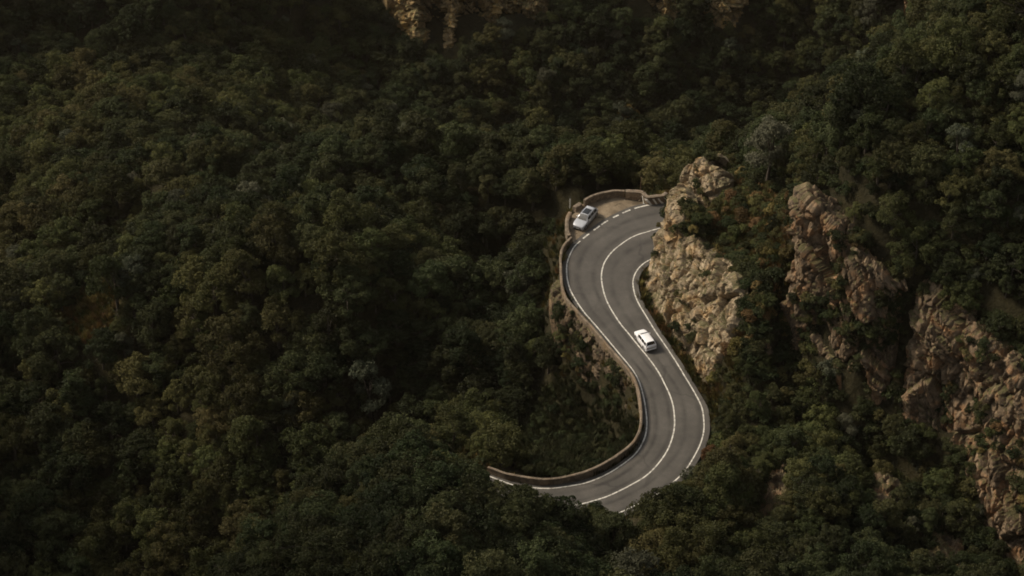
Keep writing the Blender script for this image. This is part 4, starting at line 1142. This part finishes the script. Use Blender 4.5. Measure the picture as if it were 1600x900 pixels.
scatter('forest', P, g.uniform(0, 6.28, len(P)), scl[rest], var[rest], FAR, 'dark mass of trees covering the rest of the valley slopes', 'forest')

# shrubs: crag, gully, ledges and road bank
sx_, sy_ = jitter_grid(-6, 80, 116, 200, 1.05, 31)
sz_ = ground_z(sx_, sy_)
ok, su, sv, st = in_view(sx_, sy_, sz_, 200)
dc = corridor(sx_, sy_)
rr_ = region_mask(su, sv, RIGHT) | region_mask(su, sv, CRAGTOP) | ((su > 1000) & (sv > 560))
dens = vnoise(np.c_[sx_, sy_, 0 * sx_], 3.5, 91) + g.normal(size=len(sx_)) * 0.4
bowl_ = region_mask(su, sv, BOWL)
keep = ok & (dc > 1.2) & ((rr_ & (dens > -0.25)) | bowl_) & ~zones_in(sx_, sy_)
sx_, sy_, sz_, su, sv, st = (a[keep] for a in (sx_, sy_, sz_, su, sv, st))
bowl_ = bowl_[keep]
ex_, ey_ = jitter_grid(14, 85, 112, 200, 0.7, 37)     # steep ground carries as much scrub as its true area
ez_ = ground_z(ex_, ey_); gr_ = np.hypot(ground_z(ex_ + 0.4, ey_) - ez_, ground_z(ex_, ey_ + 0.4) - ez_) / 0.4
eok, eu, ev, et = in_view(ex_, ey_, ez_, 200)
ek = eok & (g.uniform(size=len(ex_)) < np.clip((np.sqrt(1 + gr_ ** 2) - 1.15) / 4.0, 0, 0.6)) & region_mask(eu, ev, RIGHT) & ~zones_in(ex_, ey_) & (corridor(ex_, ey_) > 1.5)
sx_, sy_, sz_, su, sv, st = (np.r_[a, b[ek]] for a, b in ((sx_, ex_), (sy_, ey_), (sz_, ez_), (su, eu), (sv, ev), (st, et)))
bowl_ = np.r_[bowl_, np.zeros(ek.sum(), bool)]
ssc = np.where(bowl_, g.uniform(0.35, 0.8, len(sx_)), g.uniform(0.45, 1.25, len(sx_)))
top_ = region_mask(su, sv, CRAGTOP)
sva = g.choice([0, 1, 2, 3, 4], len(sx_), p=[.32, .32, .16, .16, .04])
sva = np.where(bowl_, g.integers(0, 2, len(sx_)), sva)
sva = np.where(top_, g.choice([0, 1, 2, 3, 5], len(sx_), p=[.15, .15, .22, .22, .26]), sva)
print('shrubs', len(sx_))
# shrubs clinging to the rock faces
def on_face(o, n_, seed, zmin=0.0, smin=0.3, smax=0.9):
    g2 = np.random.default_rng(seed); me = o.data
    co = np.empty(len(me.vertices) * 3, np.float32); me.vertices.foreach_get('co', co); co = co.reshape(-1, 3)
    no = np.empty(len(me.vertices) * 3, np.float32); me.vertex_normals.foreach_get('vector', no) if hasattr(me, 'vertex_normals') else None
    no = no.reshape(-1, 3)
    cl = vnoise(co.astype(float), 3.0, seed) 
    c = np.where((no[:, 2] > zmin) & (cl > 0.12))[0]
    c = g2.choice(c, min(n_, len(c)), replace=False)
    return co[c] - no[c] * 0.12, g2.uniform(smin, smax, len(c))
fp, fs_ = [], []
for o, n_, sd in ((crag, 55, 1), (rib1, 260, 2), (rib2, 220, 3), (peak, 12, 4), (bank, 60, 5)):
    a, b = on_face(o, n_, sd); fp.append(a); fs_.append(b)
ct_ = resample(np.array(crag_top), n=70)[14:]                 # scrub hanging over the crest
ct_ = np.vstack([ct_, ct_, ct_[20:]]); hg = np.random.default_rng(8)
wn_ = np.array([wu[nearest_i(rowsR, q_)] for q_ in ct_])
ct_ = ct_ + wn_ * hg.uniform(0.8, 3.0, (len(ct_), 1)) + hg.normal(size=ct_.shape) * 0.25 - np.array([0, 0, 0.35])
fp.append(ct_); fs_.append(hg.uniform(0.5, 1.15, len(ct_)))
fp = np.vstack(fp); fs_ = np.concatenate(fs_)
uf, vf, tf = project(fp)
SX = np.r_[sx_, fp[:, 0]]; SY = np.r_[sy_, fp[:, 1]]; SZ = np.r_[sz_, fp[:, 2]]; SU = np.r_[su, uf]; SV = np.r_[sv, vf]; ST = np.r_[st, tf]
SS = np.r_[ssc, fs_]; SVA = np.r_[sva, g.choice([0, 1, 2, 3, 5], len(fp), p=[.3, .3, .15, .15, .1])]
face_ = np.r_[np.zeros(len(sx_), bool), np.ones(len(fp), bool)]
vis = (SU > 0) & (SU < 1600) & (SV > 0) & (SV < 900)
order = np.argsort(-(SS / ST * vis)); bigs = np.zeros(len(SX), bool); bigs[order[:300]] = True
SK = {'dark': 'dark green', 'olive': 'olive green', 'pale': 'pale grey green', 'dry': 'dry ochre'}
for i in np.where(bigs)[0]:
    fm, sm, kind = SHR[SVA[i]]
    e = empty('shrub', (SX[i], SY[i], SZ[i])); e.rotation_euler.z = g.uniform(0, 6.28); s_ = SS[i]; e.scale = (s_, s_, s_ * g.uniform(0.8, 1.2))
    if face_[i] and SU[i] < 1000: where, grp = 'rooted in the rock bank below the parapet', 'shrubs on the rock bank'
    elif face_[i]: where, grp = ('clinging to the pale rock outcrop', 'shrubs on the outcrop face') if SU[i] < 1200 else (('clinging to the reddish cliff face', 'shrubs on the cliff') if SU[i] < 1410 else ('clinging to the lower right cliff', 'shrubs on the lower right cliff'))
    elif region_mask(SU[i:i + 1], SV[i:i + 1], CRAGTOP)[0]: where, grp = 'on the grassy top of the rock outcrop', 'shrubs on the outcrop top'
    elif SU[i] < 1010: where, grp = 'in the dark gully inside the lower bend', 'shrubs in the gully inside the bend'
    elif SU[i] < 1200: where, grp = 'on the bank beside the lower bend', 'shrubs by the lower bend'
    elif SV[i] < 450: where, grp = 'high on the right mountainside', 'shrubs high on the right'
    else: where, grp = 'in the dark gully between the cliffs', 'shrubs between the cliffs'
    tag(e, f'{SK[kind]} shrub {where}', 'shrub', f'{kind} {grp}')
    for nm, m_ in (('foliage', fm), ('stem', sm)):
        o = bpy.data.objects.new(nm, m_); COL.objects.link(o); o.parent = e
rest = ~bigs
scatter('undergrowth', np.c_[SX, SY, SZ][rest], g.uniform(0, 6.28, rest.sum()), SS[rest], SVA[rest], FARS, 'low scrub covering the rocky right hand slope', 'undergrowth')

# grass: dry on the crag, dark in the gully under the road
TUFT = [bpy.data.objects.new('tuft', tuft_mesh(600 + i, M[m_], h_)) for i, (m_, h_) in enumerate([('grass_dry', 0.5), ('grass_dry', 0.7), ('leaf_olive', 0.55), ('grass_dark', 0.5), ('grass_dark', 0.75)])]
gx_, gy_ = jitter_grid(-6, 36, 134, 192, 0.42, 41)
gz_ = ground_z(gx_, gy_); ok, u2, v2, _ = in_view(gx_, gy_, gz_, 10); dc = corridor(gx_, gy_)
ct = region_mask(u2, v2, CRAGTOP) & ~zones_in(gx_, gy_); bw = region_mask(u2, v2, BOWL) & ~zones_in(gx_, gy_)
verge = (dc > 0.15) & (dc < 2.2)
keep = ok & (dc > 0.2) & (ct | bw | (verge & (g.uniform(size=len(gx_)) < 0.5)))
gx_, gy_, gz_, bw, ct = (a[keep] for a in (gx_, gy_, gz_, bw, ct))
gv = np.where(bw, g.integers(3, 5, len(gx_)), np.where(ct, g.choice([0, 1, 2], len(gx_), p=[.4, .3, .3]), g.choice([0, 2, 3], len(gx_))))
cx_, cy_ = jitter_grid(-75, -25, 140, 215, 0.5, 43)
cz_ = ground_z(cx_, cy_); cu, cv, _ = project(np.c_[cx_, cy_, cz_]); k_ = region_mask(cu, cv, [(60, 535), (105, 475), (160, 425), (190, 455), (175, 510), (140, 545)])
gx_, gy_, gz_ = np.r_[gx_, cx_[k_]], np.r_[gy_, cy_[k_]], np.r_[gz_, cz_[k_]]; gv = np.r_[gv, g.choice([0, 1, 1, 2], k_.sum())]
scatter('grass', np.c_[gx_, gy_, gz_], g.uniform(0, 6.28, len(gx_)), g.uniform(0.6, 1.3, len(gx_)), gv, TUFT, 'rough grass on the outcrop top, the verges, the gully and a hillside clearing', 'grass')
print('grass', len(gx_), 'ground', gz.min(), gz.max())

# ------------------------------------------------------------------ light
SUN_EL, SUN_AZ = R(42), R(160)            # azimuth measured from +x: the light comes from behind and left
sun_dir = Vector((math.cos(SUN_EL) * math.cos(SUN_AZ), math.cos(SUN_EL) * math.sin(SUN_AZ), math.sin(SUN_EL)))
sd = bpy.data.lights.new('sun', 'SUN'); sd.energy = 1.5; sd.angle = R(12); sd.color = (1.0, 0.85, 0.65)
so = bpy.data.objects.new('sun', sd); COL.objects.link(so); so.rotation_euler = sun_dir.to_track_quat('Z', 'Y').to_euler()
w = bpy.data.worlds.new('World'); scene.world = w; w.use_nodes = True
nt = w.node_tree; nt.nodes.clear()
sky = nt.nodes.new('ShaderNodeTexSky'); sky.sky_type = 'NISHITA'; sky.sun_disc = False
sky.sun_elevation = SUN_EL; sky.sun_rotation = math.pi / 2 - SUN_AZ
sky.dust_density = 3.0
hs = nt.nodes.new('ShaderNodeHueSaturation'); hs.inputs['Saturation'].default_value = 0.12
bg = nt.nodes.new('ShaderNodeBackground'); bg.inputs['Strength'].default_value = 0.05
wo = nt.nodes.new('ShaderNodeOutputWorld')
nt.links.new(sky.outputs[0], hs.inputs['Color']); nt.links.new(hs.outputs[0], bg.inputs['Color']); nt.links.new(bg.outputs[0], wo.inputs['Surface'])

# ------------------------------------------------------------------ evening air
if HAZE > 0:
    bm = bmesh.new(); bmesh.ops.create_cube(bm, size=1.0)
    for v_ in bm.verts: v_.co = Vector((v_.co.x * 3400, v_.co.y * 4000 + 700, -100 + 0.0 if v_.co.z < 0 else 165))
    me = bpy.data.meshes.new('haze'); bm.to_mesh(me); bm.free()
    hm = bpy.data.materials.new('evening_air'); hm.use_nodes = True; ht = hm.node_tree; ht.nodes.clear()
    pv = ht.nodes.new('ShaderNodeVolumePrincipled'); pv.inputs['Color'].default_value = (0.9, 0.78, 0.6, 1); pv.inputs['Density'].default_value = HAZE * WORLD; pv.inputs['Anisotropy'].default_value = 0.45
    ou = ht.nodes.new('ShaderNodeOutputMaterial'); ht.links.new(pv.outputs[0], ou.inputs['Volume'])
    tag(link('haze', me, hm), 'thin warm evening haze filling the valley', 'haze', kind='stuff')
    scene.cycles.volume_bounces = 0; scene.cycles.volume_step_rate = 4.0

# ------------------------------------------------------------------ camera and render
cd = bpy.data.cameras.new('camera'); cd.lens = 75; cd.sensor_width = 36; cd.clip_start = 1; cd.clip_end = 6000
co = bpy.data.objects.new('camera', cd); COL.objects.link(co); co.location = CAM; co.rotation_euler = (math.pi / 2 - PITCH, 0, 0)
scene.camera = co
scene.view_settings.view_transform = 'Standard'; scene.view_settings.look = 'None'
scene.view_settings.exposure = 1.5; scene.view_settings.gamma = 1.0
scene.cycles.max_bounces = 5; scene.cycles.diffuse_bounces = 3; scene.cycles.glossy_bounces = 2; scene.cycles.transmission_bounces = 2
scene.cycles.use_denoising = True
scene.cycles.denoiser = 'OPENIMAGEDENOISE'
scene.cycles.denoising_input_passes = 'RGB_ALBEDO_NORMAL'
scene.cycles.filter_width = 1.8
scene.cycles.sample_clamp_indirect = 2.0
scene.cycles.sample_clamp_direct = 6.0

for o in list(COL.objects):
    if o.parent is None and o.type != 'LIGHT':
        o.location = o.location * WORLD
        if o.type != 'CAMERA': o.scale = o.scale * WORLD
